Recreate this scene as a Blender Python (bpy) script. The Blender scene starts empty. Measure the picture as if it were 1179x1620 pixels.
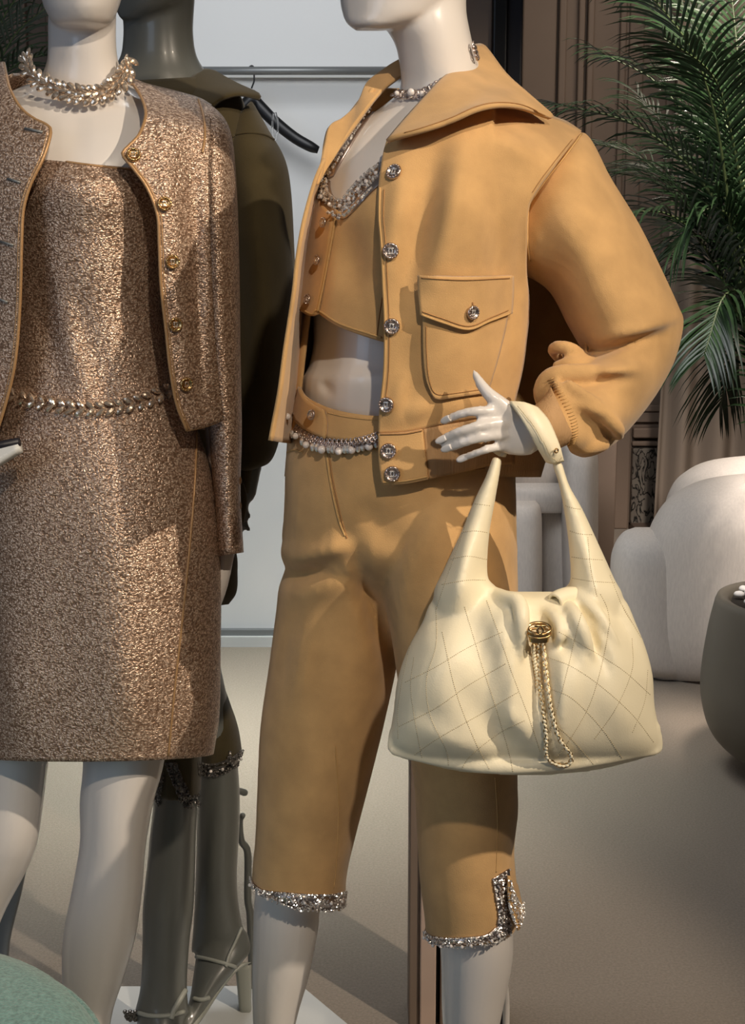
import bpy, bmesh, math, random
from mathutils import Vector, Matrix
from mathutils.bvhtree import BVHTree

random.seed(7)
SC = bpy.context.scene
COL = SC.collection
R = math.radians

# ------------------------------------------------------------------ camera
W_PX, H_PX, F_PX = 1179.0, 1620.0, 2200.0
CAM_H = 1.35
PITCH = math.atan((H_PX / 2 - 400.0) / F_PX)
cam_d = bpy.data.cameras.new('camera')
cam_d.sensor_fit = 'HORIZONTAL'
cam_d.sensor_width = 36.0
cam_d.lens = 36.0 * F_PX / W_PX
cam_d.clip_start = 0.02
cam_o = bpy.data.objects.new('camera', cam_d)
COL.objects.link(cam_o)
cam_o.location = (0, 0, CAM_H)
cam_o.rotation_euler = (R(90) - PITCH, 0, 0)
SC.camera = cam_o

# ------------------------------------------------------------------ world, lights, exposure
SC.view_settings.view_transform = 'Standard'
SC.view_settings.look = 'None'
SC.view_settings.gamma = 1.0
SC.view_settings.use_curve_mapping = False
SC.view_settings.exposure = 0.0
wd = bpy.data.worlds.new('world'); SC.world = wd
wd.use_nodes = True
bg = wd.node_tree.nodes['Background']
bg.inputs[0].default_value = (0.95, 0.96, 1.0, 1)
bg.inputs[1].default_value = 0.065


def aim(o, tgt):
    o.rotation_euler = (Vector(tgt) - o.location).to_track_quat('-Z', 'Y').to_euler()


def spot(name, loc, tgt, power, color, size, blend=0.3, radius=0.03):
    d = bpy.data.lights.new(name, 'SPOT')
    d.energy = power; d.color = color; d.spot_size = R(size); d.spot_blend = blend
    d.shadow_soft_size = radius
    o = bpy.data.objects.new(name, d); COL.objects.link(o); o.location = loc; aim(o, tgt)
    return o


def area(name, loc, tgt, power, color, sx, sy):
    d = bpy.data.lights.new(name, 'AREA')
    d.energy = power; d.color = color; d.shape = 'RECTANGLE'; d.size = sx; d.size_y = sy
    o = bpy.data.objects.new(name, d); COL.objects.link(o); o.location = loc; aim(o, tgt)
    return o


WARM = (1.0, 0.84, 0.66)
COOL = (0.60, 0.76, 1.0)
# ceiling spotlights of the shop
spot('ceiling_spot_key', (2.0, 0.0, 2.85), (0.14, 1.6, 0.90), 285, WARM, 39, 0.4, 0.025)
spot('ceiling_spot_gold', (0.55, -0.75, 2.8), (-0.45, 1.8, 1.02), 150, WARM, 30, 0.5, 0.04)
# cool daylight fill from the left, an unseen panel behind the camera
area('cool_daylight_fill', (-2.6, -1.2, 1.9), (0.0, 1.8, 1.2), 22, COOL, 1.6, 2.2)
# wash on the white display wall and the floor before it
area('display_wall_wash', (-0.3, 2.7, 2.7), (-0.3, 4.7, 0.9), 31, (0.97, 0.98, 1.0), 1.2, 1.2)
area('floor_wash', (-0.45, 3.75, 2.9), (-0.35, 3.75, 0.0), 11, (0.92, 1.0, 0.95), 0.6, 0.6).data.spread = R(48)
# warm fill added to brighten the lounge wall, and a spot over the armchairs
area('lounge_wall_fill', (1.9, 5.2, 3.0), (1.9, 6.2, 0.8), 22, (1.0, 0.84, 0.68), 1.8, 0.5)
spot('lounge_spot', (1.0, 2.6, 2.9), (1.1, 4.75, 0.4), 900, (1.0, 0.86, 0.74), 48, 1.0, 0.15)

# ------------------------------------------------------------------ geometry helpers
CP, SP = math.cos(PITCH), math.sin(PITCH)


def ray(x, y):
    u = (x - W_PX / 2) / F_PX; v = (H_PX / 2 - y) / F_PX
    return Vector((u, CP + v * SP, -SP + v * CP))


def P(x, y, Y):
    d = ray(x, y)
    return Vector((0, 0, CAM_H)) + d * (Y / d.y)


def G(x, y):
    """point of the floor seen at that place"""
    d = ray(x, y)
    return Vector((0, 0, CAM_H)) + d * (-CAM_H / d.z)


def lerp(a, b, t):
    return a + (b - a) * t


def cr(pts, t):
    """Catmull-Rom through a list of tuples, t in 0..1 over the list"""
    n = len(pts) - 1
    f = min(max(t, 0.0), 1.0) * n
    i = min(int(f), n - 1); u = f - i
    p1, p2 = pts[i], pts[i + 1]
    p0 = pts[i - 1] if i > 0 else tuple(2 * a - b for a, b in zip(p1, p2))
    p3 = pts[i + 2] if i + 2 <= n else tuple(2 * b - a for a, b in zip(p1, p2))
    return tuple(0.5 * (2 * b + (c - a) * u + (2 * a - 5 * b + 4 * c - d) * u * u + (3 * b - a - 3 * c + d) * u ** 3)
                 for a, b, c, d in zip(p0, p1, p2, p3))


def resample(pts, n, smooth=True):
    """n+1 points evenly along the curve through pts (by px length)"""
    if smooth and len(pts) > 2:
        m = (len(pts) - 1) * 12
        pts = [cr(pts, i / m) for i in range(m + 1)]
    L = [0.0]
    for a, b in zip(pts, pts[1:]):
        L.append(L[-1] + math.hypot(b[0] - a[0], b[1] - a[1]) + 1e-9)
    out = []; j = 0
    for i in range(n + 1):
        s = L[-1] * i / n
        while j < len(L) - 2 and L[j + 1] < s: j += 1
        u = (s - L[j]) / (L[j + 1] - L[j])
        out.append(tuple(lerp(a, b, min(max(u, 0), 1)) for a, b in zip(pts[j], pts[j + 1])))
    return out


class Tab:
    """smooth table y -> values (monotone-ish cubic)"""
    def __init__(s, rows):
        s.r = sorted(rows)

    def __call__(s, y):
        r = s.r
        if y <= r[0][0]: return r[0][1:]
        if y >= r[-1][0]: return r[-1][1:]
        i = 0
        while r[i + 1][0] < y: i += 1
        a, b = r[i], r[i + 1]
        p = r[i - 1] if i else None; q = r[i + 2] if i + 2 < len(r) else None
        h = b[0] - a[0]; u = (y - a[0]) / h
        out = []
        for k in range(1, len(a)):
            d = (b[k] - a[k]) / h
            m0 = 0.5 * (d + (a[k] - p[k]) / (a[0] - p[0])) if p else d
            m1 = 0.5 * (d + (q[k] - b[k]) / (q[0] - b[0])) if q else d
            u2, u3 = u * u, u * u * u
            out.append((2 * u3 - 3 * u2 + 1) * a[k] + (u3 - 2 * u2 + u) * h * m0 + (-2 * u3 + 3 * u2) * b[k] + (u3 - u2) * h * m1)
        return tuple(out)


class Wrap:
    """an upright rounded form: rows (y, xl, xr, Yc, ry)"""
    def __init__(s, rows, grow=0.0):
        s.t = Tab(rows); s.g = grow

    def front(s, x, y):
        xl, xr, Yc, ry = s.t(y)
        k = (x - (xl + xr) / 2) / ((xr - xl) / 2)
        k = max(-1.0, min(1.0, k))
        return Yc - (ry + s.g) * math.sqrt(1 - k * k)


def folds(lst):
    def f(x, y):
        t = 0.0
        for x0, y0, x1, y1, w, a in lst:
            dx, dy = x1 - x0, y1 - y0
            u = ((x - x0) * dx + (y - y0) * dy) / (dx * dx + dy * dy)
            uc = min(max(u, 0), 1)
            d = math.hypot(x - x0 - uc * dx, y - y0 - uc * dy)
            if d < 3 * w:
                e = math.sin(math.pi * min(max(0.12 + 0.76 * uc, 0), 1)) if True else 1
                t -= a * math.exp(-(d / w) ** 2) * e
        return t
    return f


class MB:
    def __init__(s): s.v = []; s.f = []

    def add(s, vs, fs):
        o = len(s.v); s.v += [tuple(p) for p in vs]; s.f += [tuple(i + o for i in q) for q in fs]

    def rings(s, rings, close=True, cap=True):
        n = len(rings[0]); vs = [p for r in rings for p in r]; fs = []
        for i in range(len(rings) - 1):
            for j in range(n if close else n - 1):
                k = (j + 1) % n
                fs.append((i * n + j, i * n + k, (i + 1) * n + k, (i + 1) * n + j))
        if cap and close:
            fs.append(tuple(range(n - 1, -1, -1)))
            fs.append(tuple((len(rings) - 1) * n + j for j in range(n)))
        s.add(vs, fs)

    def tab(s, rows, res=6, n=32, fold=None, cap=True, pw=1.0, bow=0.0, bow0=0.0):
        """silhouette loft: rows of (ax, ay, bx, by, Yc, ry) in frame coordinates + depth"""
        m = (len(rows) - 1) * res; rings = []
        for i in range(m + 1):
            ax, ay, bx, by, Yc, ry = cr(rows, i / m)
            ring = []
            for j in range(n):
                th = 2 * math.pi * j / n
                sn, cs = math.sin(th), math.cos(th)
                if pw != 1.0:
                    sn = math.copysign(abs(sn) ** pw, sn); cs = math.copysign(abs(cs) ** pw, cs)
                x = (ax + bx) / 2 + (bx - ax) / 2 * sn; y = (ay + by) / 2 + (by - ay) / 2 * sn
                Y = Yc - ry * cs
                if bow: y += bow * cs * max(0, (i / m - .6) / .4)
                if bow0: y += bow0 * cs * max(0, (.4 - i / m) / .4)
                if fold and cs > 0: Y += fold(x, y) * min(1, cs * 2)
                ring.append(P(x, y, Y))
            rings.append(ring)
        s.rings(rings, True, cap)

    def tube(s, pts, rad, n=8, closed=False, cap=True):
        """world-space tube, rad a number or a list"""
        m = len(pts); pts = [Vector(p) for p in pts]
        up = None; rings = []
        for i in range(m):
            a = pts[i - 1] if (i or closed) else pts[0]
            b = pts[(i + 1) % m] if (i < m - 1 or closed) else pts[-1]
            t = (b - a)
            if t.length < 1e-9: t = Vector((0, 0, 1))
            t.normalize()
            if up is None:
                up = Vector((0, 0, 1)) if abs(t.z) < 0.9 else Vector((1, 0, 0))
            up = (up - t * up.dot(t)); up.normalize()
            sd = t.cross(up)
            r = rad[i] if isinstance(rad, (list, tuple)) else rad
            rings.append([pts[i] + (up * math.cos(2 * math.pi * j / n) + sd * math.sin(2 * math.pi * j / n)) * r for j in range(n)])
        if closed: rings.append(rings[0]); cap = False
        s.rings(rings, True, cap)

    def ptube(s, path, n=10, res=5, cap=True):
        """tube through (x, y, Y, r_px) points"""
        m = (len(path) - 1) * res
        q = [cr(path, i / m) for i in range(m + 1)]
        pts = [P(*k[:3]) for k in q]; rad = [max(k[3], .2) * k[2] / F_PX for k in q]
        # rounded ends
        if cap:
            for e, d in ((0, 1), (-1, -1)):
                t = (pts[e] - pts[e + d]); t.normalize()
                r = rad[e]
                ins = [(pts[e] + t * r * .55, r * .8), (pts[e] + t * r * .9, r * .4)]
                for pnt, rr in ins:
                    if e == 0: pts.insert(0, pnt); rad.insert(0, rr)
                    else: pts.append(pnt); rad.append(rr)
        s.tube(pts, rad, n, False, cap)

    def box(s, c, sz, rot=None):
        x, y, z = [k / 2 for k in sz]
        vs = [Vector((a * x, b * y, d * z)) for d in (-1, 1) for a, b in ((-1, -1), (1, -1), (1, 1), (-1, 1))]
        if rot is not None: vs = [rot @ v for v in vs]
        s.add([v + Vector(c) for v in vs], [(3, 2, 1, 0), (4, 5, 6, 7), (0, 1, 5, 4), (1, 2, 6, 5), (2, 3, 7, 6), (3, 0, 4, 7)])

    def ball(s, c, r, nu=10, nv=6, sq=(1, 1, 1)):
        c = Vector(c); rings = []
        for i in range(1, nv):
            ph = math.pi * i / nv
            rings.append([c + Vector((r * sq[0] * math.sin(ph) * math.cos(2 * math.pi * j / nu), r * sq[1] * math.sin(ph) * math.sin(2 * math.pi * j / nu), r * sq[2] * math.cos(ph))) for j in range(nu)])
        s.rings(rings, True, False)
        o = len(s.v); n0 = o - nu * (nv - 1)
        s.v += [tuple(c + Vector((0, 0, r * sq[2]))), tuple(c - Vector((0, 0, r * sq[2])))]
        for j in range(nu):
            s.f.append((n0 + (j + 1) % nu, n0 + j, o)); s.f.append((n0 + nu * (nv - 2) + j, n0 + nu * (nv - 2) + (j + 1) % nu, o + 1))

    def bead(s, c, r, k=0.0):
        """tiny faceted bead, 8 triangles"""
        c = Vector(c); a, b = math.cos(k) * r, math.sin(k) * r
        vs = [c + Vector(d) for d in ((a, b, 0), (-b, a, 0), (-a, -b, 0), (b, -a, 0), (0, 0, r), (0, 0, -r))]
        s.add(vs, [(0, 1, 4), (1, 2, 4), (2, 3, 4), (3, 0, 4), (1, 0, 5), (2, 1, 5), (3, 2, 5), (0, 3, 5)])

    def mesh(s, name):
        me = bpy.data.meshes.new(name); me.from_pydata(s.v, [], s.f); me.validate(); me.update()
        bm = bmesh.new(); bm.from_mesh(me); bmesh.ops.recalc_face_normals(bm, faces=bm.faces); bm.to_mesh(me); bm.free()
        return me


def flat(me, smooth=True, ang=None):
    me.polygons.foreach_set('use_smooth', [smooth] * len(me.polygons)); me.update()


def link(name, data, mat=None, parent=None, smooth=True):
    o = bpy.data.objects.new(name, data); COL.objects.link(o)
    if data is not None and mat is not None:
        data.materials.clear(); data.materials.append(mat)
    if data is not None: flat(data, smooth)
    if parent is not None: o.parent = parent
    return o


def build(name, mb, mat, parent=None, smooth=True, solid=0.0, off=0.0, bevel=0.0, sub=0):
    o = link(name, mb.mesh(name), mat, parent, smooth)
    if solid:
        m = o.modifiers.new('thickness', 'SOLIDIFY'); m.thickness = solid; m.offset = off
    if bevel:
        m = o.modifiers.new('bevel', 'BEVEL'); m.width = bevel; m.segments = 3; m.limit_method = 'ANGLE'
    if sub:
        m = o.modifiers.new('subdivision', 'SUBSURF'); m.levels = sub; m.render_levels = sub
    return o


def union(name, mb, mat, parent=None, voxel=0.004, smooth=4, fac=0.5):
    """one continuous skin around all closed lofts of mb"""
    o = link(name, mb.mesh(name), mat, parent)
    m = o.modifiers.new('r', 'REMESH'); m.mode = 'VOXEL'; m.voxel_size = voxel; m.use_smooth_shade = True
    if smooth:
        m = o.modifiers.new('s', 'SMOOTH'); m.iterations = smooth; m.factor = fac
    dg = bpy.context.evaluated_depsgraph_get()
    me = bpy.data.meshes.new_from_object(o.evaluated_get(dg), depsgraph=dg)
    o.modifiers.clear(); old = o.data; o.data = me; bpy.data.meshes.remove(old); me.name = name
    me.materials.clear(); me.materials.append(mat); flat(me)
    return o


def bvh(*objs):
    vs, fs = [], []
    dg = bpy.context.evaluated_depsgraph_get()
    for o in objs:
        me = o.evaluated_get(dg).to_mesh()
        k = len(vs); vs += [v.co.copy() for v in me.vertices]; fs += [tuple(i + k for i in p.vertices) for p in me.polygons]
        o.evaluated_get(dg).to_mesh_clear()
    return BVHTree.FromPolygons(vs, fs)


CAMP = Vector((0, 0, CAM_H))


def hit(t, x, y, lift=0.0):
    d = ray(x, y).normalized()
    h = t.ray_cast(CAMP, d)
    if h[0] is None: return None
    n = h[1].copy()
    if n.dot(d) > 0: n = -n
    return h[0] + n * lift, n


def hit_near(t, x, y, lift=0.0):
    """as hit, but falls back to the nearest place on the surface"""
    h = hit(t, x, y, lift)
    if h: return h
    d = ray(x, y).normalized(); best = None
    for k in range(41):
        q = t.find_nearest(CAMP + d * lerp(1.3, 2.3, k / 40))
        if q[0] is not None and (best is None or q[3] < best[3]): best = q
    n = best[1].copy()
    if n.dot(d) > 0: n = -n
    return best[0] + n * lift, n


def coons(top, bottom, left, right, nu, nv, depth=None):
    """patch between four curves of (x, y, Y); depth(x, y, Y) overrides the distance"""
    T, B = resample(top, nu), resample(bottom, nu)
    L, Rr = resample(left, nv), resample(right, nv)
    mb = MB(); rows = []
    for j in range(nv + 1):
        v = j / nv; row = []
        for i in range(nu + 1):
            u = i / nu
            q = []
            for k in range(3):
                a = lerp(T[i][k], B[i][k], v) + lerp(L[j][k], Rr[j][k], u)
                a -= lerp(lerp(T[0][k], T[-1][k], u), lerp(B[0][k], B[-1][k], u), v)
                q.append(a)
            if depth: q[2] = depth(q[0], q[1], q[2])
            row.append(P(*q))
        rows.append(row)
    mb.rings(rows, False, False)
    return mb


def strip(t, pts, rad, name, mat, parent, n=6, lift=0.0, count=60, smooth=True):
    """cord laid on a surface along frame points"""
    q = resample([p[:2] for p in pts], count)
    w = [hit(t, x, y, lift) for x, y in q]
    w = [k[0] for k in w if k]
    mb = MB(); mb.tube(w, rad, n)
    return build(name, mb, mat, parent)


def thing(name, label, cat, loc=(0, 0, 0), group=None):
    o = bpy.data.objects.new(name, None); COL.objects.link(o); o.location = (0, 0, 0)
    o.empty_display_size = 0.05
    o['label'] = label; o['category'] = cat
    if group: o['group'] = group
    return o


def tag(o, label, cat, group=None):
    o['label'] = label; o['category'] = cat
    if group: o['group'] = group
    return o


def struct(o):
    o['kind'] = 'structure'; return o


def stuff(o):
    o['kind'] = 'stuff'; return o


def frame_of(n, up=Vector((0, 0, 1))):
    n = n.normalized(); x = up.cross(n)
    if x.length < 1e-4: x = Vector((1, 0, 0))
    x.normalize(); y = n.cross(x)
    return Matrix((x, y, n)).transposed().to_4x4()


# ------------------------------------------------------------------ materials
def mat(name, col, rough=0.5, metal=0.0, spec=0.5, var=0.0, vscale=8.0, bump=0.0, bscale=200.0, sheen=0.0, coat=0.0,
        emit=None, trans=0.0, ior=1.45, col2=None, detail=4.0, stretch=None):
    m = bpy.data.materials.new(name); m.use_nodes = True
    nt = m.node_tree; b = nt.nodes['Principled BSDF']
    b.inputs['Base Color'].default_value = (*col, 1); b.inputs['Roughness'].default_value = rough
    b.inputs['Metallic'].default_value = metal; b.inputs['Specular IOR Level'].default_value = spec
    b.inputs['Sheen Weight'].default_value = sheen; b.inputs['Coat Weight'].default_value = coat
    b.inputs['Transmission Weight'].default_value = trans; b.inputs['IOR'].default_value = ior
    if emit: b.inputs['Emission Color'].default_value = (*emit[0], 1); b.inputs['Emission Strength'].default_value = emit[1]
    tc = nt.nodes.new('ShaderNodeTexCoord')
    src = tc.outputs['Object']
    if stretch:
        mp = nt.nodes.new('ShaderNodeMapping'); mp.inputs['Scale'].default_value = stretch
        nt.links.new(src, mp.inputs[0]); src = mp.outputs[0]
    if var or col2:
        nz = nt.nodes.new('ShaderNodeTexNoise'); nz.inputs['Scale'].default_value = vscale; nz.inputs['Detail'].default_value = detail
        nt.links.new(src, nz.inputs['Vector'])
        rp = nt.nodes.new('ShaderNodeValToRGB')
        rp.color_ramp.elements[0].position = 0.32; rp.color_ramp.elements[1].position = 0.68
        c2 = col2 or tuple(min(1, c * (1 + var)) for c in col)
        c1 = col if col2 else tuple(c * (1 - var) for c in col)
        rp.color_ramp.elements[0].color = (*c1, 1); rp.color_ramp.elements[1].color = (*c2, 1)
        nt.links.new(nz.outputs[0], rp.inputs[0]); nt.links.new(rp.outputs[0], b.inputs['Base Color'])
    if bump:
        n2 = nt.nodes.new('ShaderNodeTexNoise'); n2.inputs['Scale'].default_value = bscale; n2.inputs['Detail'].default_value = 3
        nt.links.new(src, n2.inputs['Vector'])
        bp = nt.nodes.new('ShaderNodeBump'); bp.inputs['Strength'].default_value = bump; bp.inputs['Distance'].default_value = 0.002
        nt.links.new(n2.outputs[0], bp.inputs['Height']); nt.links.new(bp.outputs[0], b.inputs['Normal'])
    return m


def tweed(name, c_dark, c_mid, c_hi):
    m = bpy.data.materials.new(name); m.use_nodes = True
    nt = m.node_tree; b = nt.nodes['Principled BSDF']; N = nt.nodes.new; Lk = nt.links.new
    tc = N('ShaderNodeTexCoord')
    nz = N('ShaderNodeTexNoise'); nz.inputs['Scale'].default_value = 130; nz.inputs['Detail'].default_value = 2
    Lk(tc.outputs['Object'], nz.inputs['Vector'])
    mx = N('ShaderNodeMix'); mx.data_type = 'VECTOR'; mx.inputs[0].default_value = 0.0028
    # shift the weave by noise so that threads wander
    sub = N('ShaderNodeVectorMath'); sub.operation = 'SUBTRACT'; sub.inputs[1].default_value = (0.5, 0.5, 0.5)
    Lk(nz.outputs['Color'], sub.inputs[0])
    scl = N('ShaderNodeVectorMath'); scl.operation = 'SCALE'; scl.inputs['Scale'].default_value = 0.007
    Lk(sub.outputs[0], scl.inputs[0])
    add = N('ShaderNodeVectorMath'); add.operation = 'ADD'
    Lk(tc.outputs['Object'], add.inputs[0]); Lk(scl.outputs[0], add.inputs[1])
    # threads: stretched cells, across and along
    hs = []
    for sc in ((165, 165, 480), (330, 330, 260)):
        mp = N('ShaderNodeMapping'); mp.inputs['Scale'].default_value = sc
        Lk(add.outputs[0], mp.inputs[0])
        vo = N('ShaderNodeTexVoronoi'); vo.inputs['Scale'].default_value = 1.0; vo.feature = 'F1'
        Lk(mp.outputs[0], vo.inputs['Vector']); hs.append(vo)
    mn = N('ShaderNodeMath'); mn.operation = 'MINIMUM'
    Lk(hs[0].outputs['Distance'], mn.inputs[0]); Lk(hs[1].outputs['Distance'], mn.inputs[1])
    rp = N('ShaderNodeValToRGB')
    e = rp.color_ramp.elements
    e[0].position = 0.10; e[0].color = (*c_hi, 1); e[1].position = 0.62; e[1].color = (*c_dark, 1)
    k = rp.color_ramp.elements.new(0.34); k.color = (*c_mid, 1)
    Lk(mn.outputs[0], rp.inputs[0]); Lk(rp.outputs[0], b.inputs['Base Color'])
    bp = N('ShaderNodeBump'); bp.inputs['Strength'].default_value = 0.6; bp.inputs['Distance'].default_value = 0.0026; bp.invert = True
    Lk(mn.outputs[0], bp.inputs['Height']); Lk(bp.outputs[0], b.inputs['Normal'])
    b.inputs['Metallic'].default_value = 0.55; b.inputs['Roughness'].default_value = 0.36
    return m


M = {}
M['skin'] = mat('mannequin_white_gloss', (0.70, 0.66, 0.62), 0.28, spec=0.5, coat=0.25)
M['skin_shaded'] = mat('mannequin_shaded_gloss', (0.125, 0.13, 0.118), 0.35, coat=0.2)  # pale mannequin finish with its shade put into the colour
M['nail'] = mat('nail_gloss', (0.80, 0.76, 0.72), 0.12, coat=0.6)
M['suede'] = mat('tan_suede', (0.56, 0.342, 0.146), 0.95, spec=0.1, var=0.115, vscale=22, bump=0.25, bscale=900, sheen=0.25, detail=6)
M['suede_rib'] = mat('tan_rib_knit', (0.44, 0.27, 0.135), 0.95, spec=0.1, var=0.10, vscale=40, bump=0.6, bscale=420, stretch=(1, 1, 0.05))
M['suede_edge'] = mat('tan_suede_edge', (0.55, 0.345, 0.145), 0.9, spec=0.1)
M['stitch'] = mat('tan_thread', (0.36, 0.19, 0.07), 0.8)
M['olive'] = mat('olive_suede', (0.060, 0.047, 0.023), 0.95, spec=0.1, var=0.10, vscale=18, bump=0.2, bscale=900, sheen=0.15)
M['tweed'] = tweed('gold_metallic_tweed', (0.25, 0.155, 0.10), (0.53, 0.37, 0.27), (0.98, 0.80, 0.64))
M['piping'] = mat('gold_leather_piping', (0.44, 0.26, 0.12), 0.4, metal=0.3, bump=0.2, bscale=300)
M['gold'] = mat('polished_gold', (0.66, 0.44, 0.20), 0.26, metal=1.0)
M['silver'] = mat('antique_silver', (0.58, 0.49, 0.45), 0.28, metal=1.0)
M['crystal'] = mat('smoky_crystal', (0.78, 0.68, 0.64), 0.15, metal=0.55, var=0.5, vscale=260)
M['crystal_dark'] = mat('grey_crystal', (0.17, 0.155, 0.14), 0.2, metal=0.6, var=0.6, vscale=260)
M['leaf_gold'] = mat('pale_gold_crystal', (0.80, 0.66, 0.52), 0.2, metal=0.85, var=0.25, vscale=300)
M['pearl'] = mat('pearl', (0.74, 0.69, 0.66), 0.16, spec=0.7, coat=0.7)
M['cream'] = mat('cream_leather', (0.86, 0.775, 0.56), 0.42, spec=0.4, var=0.03, vscale=12, bump=0.12, bscale=700)
M['cream_thread'] = mat('cream_thread', (0.50, 0.41, 0.25), 0.7)
M['black'] = mat('black_satin', (0.008, 0.008, 0.009), 0.35)
M['navy'] = mat('black_blue_metal', (0.010, 0.010, 0.016), 0.45)
M['wall_white'] = mat('white_lacquer_wall', (0.78, 0.79, 0.78), 0.5, var=0.01, vscale=2)
M['rail'] = mat('grey_rail', (0.22, 0.23, 0.23), 0.4, metal=0.4)
M['beige'] = mat('taupe_painted_wood', (0.235, 0.175, 0.135), 0.6, var=0.03, vscale=6)
M['pink'] = mat('blush_lacquer', (0.60, 0.45, 0.37), 0.45)
M['carpet'] = mat('greige_carpet', (0.29, 0.24, 0.19), 1.0, spec=0.05, var=0.13, vscale=190, bump=0.9, bscale=420, sheen=0.2)
M['linen'] = mat('white_linen', (0.74, 0.69, 0.64), 0.9, spec=0.15, var=0.05, vscale=160, bump=0.35, bscale=520, stretch=(1, 1, 0.25))
M['planter'] = mat('grey_green_ceramic', (0.145, 0.13, 0.103), 0.5, var=0.04, vscale=10)
M['pebble'] = mat('white_pebble', (0.80, 0.78, 0.75), 0.6)
M['soil'] = mat('dark_soil', (0.03, 0.024, 0.018), 0.95)
M['palm'] = mat('palm_green', (0.013, 0.029, 0.011), 0.32, spec=0.5, var=0.35, vscale=14)
M['palm_stem'] = mat('palm_stem_green', (0.04, 0.058, 0.02), 0.5)
M['teal'] = mat('teal_boucle', (0.18, 0.33, 0.31), 1.0, spec=0.05, var=0.25, vscale=220, bump=1.0, bscale=330, sheen=0.3)
M['curtain'] = mat('taupe_curtain', (0.20, 0.165, 0.135), 0.9, spec=0.1, bump=0.2, bscale=300)
M['brown'] = mat('brown_wood', (0.12, 0.085, 0.065), 0.6)
M['platform'] = mat('pale_grey_platform', (0.62, 0.63, 0.61), 0.5)
M['shoe'] = mat('white_sandal_leather', (0.34, 0.35, 0.31), 0.4)
M['clear'] = mat('clear_plastic', (0.95, 0.95, 0.95), 0.1, trans=0.9, ior=1.3)
M['lining'] = mat('brown_lining', (0.10, 0.055, 0.024), 0.8)


def marble():
    m = bpy.data.materials.new('dark_veined_marble'); m.use_nodes = True
    nt = m.node_tree; b = nt.nodes['Principled BSDF']; N = nt.nodes.new
    tc = N('ShaderNodeTexCoord'); mp = N('ShaderNodeMapping'); mp.inputs['Rotation'].default_value = (0, 0.7, 0.0); mp.inputs['Scale'].default_value = (13, 13, 6)
    nt.links.new(tc.outputs['Object'], mp.inputs[0])
    w = N('ShaderNodeTexNoise'); w.inputs['Scale'].default_value = 1.6; w.inputs['Detail'].default_value = 7; w.inputs['Distortion'].default_value = 1.6
    nt.links.new(mp.outputs[0], w.inputs['Vector'])
    rp = N('ShaderNodeValToRGB'); e = rp.color_ramp.elements
    e[0].position = 0.44; e[0].color = (0.20, 0.18, 0.155, 1); e[1].position = 0.56; e[1].color = (0.17, 0.15, 0.13, 1)
    k = e.new(0.485); k.color = (0.012, 0.012, 0.012, 1); k = e.new(0.51); k.color = (0.02, 0.02, 0.02, 1)
    nt.links.new(w.outputs[0], rp.inputs[0]); nt.links.new(rp.outputs[0], b.inputs['Base Color'])
    b.inputs['Roughness'].default_value = 0.2
    return m


M['marble'] = marble()

# ------------------------------------------------------------------ the setting
def wx(x, Y):
    """world x of a frame column at distance Y (at eye height)"""
    return P(x, 400, Y).x


mb = MB(); mb.box((0.3, 3.0, -0.03), (8.6, 9.4, 0.06))
floor = struct(build('floor', mb, M['carpet'], smooth=False))

# back wall of the lounge, with panel mouldings, skirting and marble plinth
YB = 6.8
mb = MB(); mb.box((2.35, YB + 0.06, 1.6), (4.5, 0.12, 3.2))
wall_back = struct(build('wall_back', mb, M['beige'], smooth=False))
def wall_strip(x, w, d, z0=0.0, z1=3.2, name='moulding', m='beige', bev=0.008):
    mb = MB(); mb.box((x, YB - d / 2, (z0 + z1) / 2), (w, d, z1 - z0))
    return build(name, mb, M[m], wall_back, False, bevel=bev)
for x, w, d in ((0.78, 0.16, 0.022), (0.885, 0.035, 0.045), (0.975, 0.03, 0.03), (1.015, 0.03, 0.05), (1.17, 0.03, 0.028), (1.235, 0.07, 0.02)):
    wall_strip(x, w, d, 0.0, 3.2, 'door_casing')
for z, h, d in ((0.605, 0.035, 0.045), (0.485, 0.05, 0.06), (0.43, 0.025, 0.035)):
    mb = MB(); mb.box((2.7, YB - d / 2, z), (2.85, d, h)); build('dado_rail', mb, M['beige'], wall_back, False, bevel=0.008)
mb = MB(); mb.box((2.7, YB - 0.02, 0.56), (2.85, 0.02, 0.05)); build('dado_panel', mb, M['beige'], wall_back, False, bevel=0.004)
# raised panel frame above the dado rail
for (x0, x1, z0, z1) in ((1.40, 2.45, 0.75, 2.6),):
    for cx, cz, sx, sz in (((x0 + x1) / 2, z0, x1 - x0, 0.04), ((x0 + x1) / 2, z1, x1 - x0, 0.04), (x0, (z0 + z1) / 2, 0.04, z1 - z0 - 0.04), (x1, (z0 + z1) / 2, 0.04, z1 - z0 - 0.04)):
        mb = MB(); mb.box((cx, YB - 0.018, cz), (sx, 0.036, sz)); build('panel_moulding', mb, M['beige'], wall_back, False, bevel=0.01)
mb = MB(); mb.box((2.7, YB - 0.03, 0.215), (2.85, 0.06, 0.39))
struct(build('baseboard_back', mb, M['marble'], smooth=False, bevel=0.006))
mb = MB(); mb.box((2.7, YB - 0.09, 0.02), (2.85, 0.18, 0.04)); struct(build('trim_1', mb, M['brown'], smooth=False, bevel=0.006))

# white display wall on the left with its plinth
YW = 4.72
mb = MB(); mb.box((-0.30, YW + 0.05, 1.60), (1.34, 0.10, 3.12))
struct(build('wall_display', mb, M['wall_white'], smooth=False))
mb = MB(); mb.box((-0.30, YW - 0.012, 0.046), (1.34, 0.03, 0.02)); struct(build('trim_2', mb, M['rail'], smooth=False))
mb = MB(); mb.box((-0.30, YW - 0.02, 0.018), (1.34, 0.05, 0.036)); struct(build('baseboard_display', mb, M['platform'], smooth=False))
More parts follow.
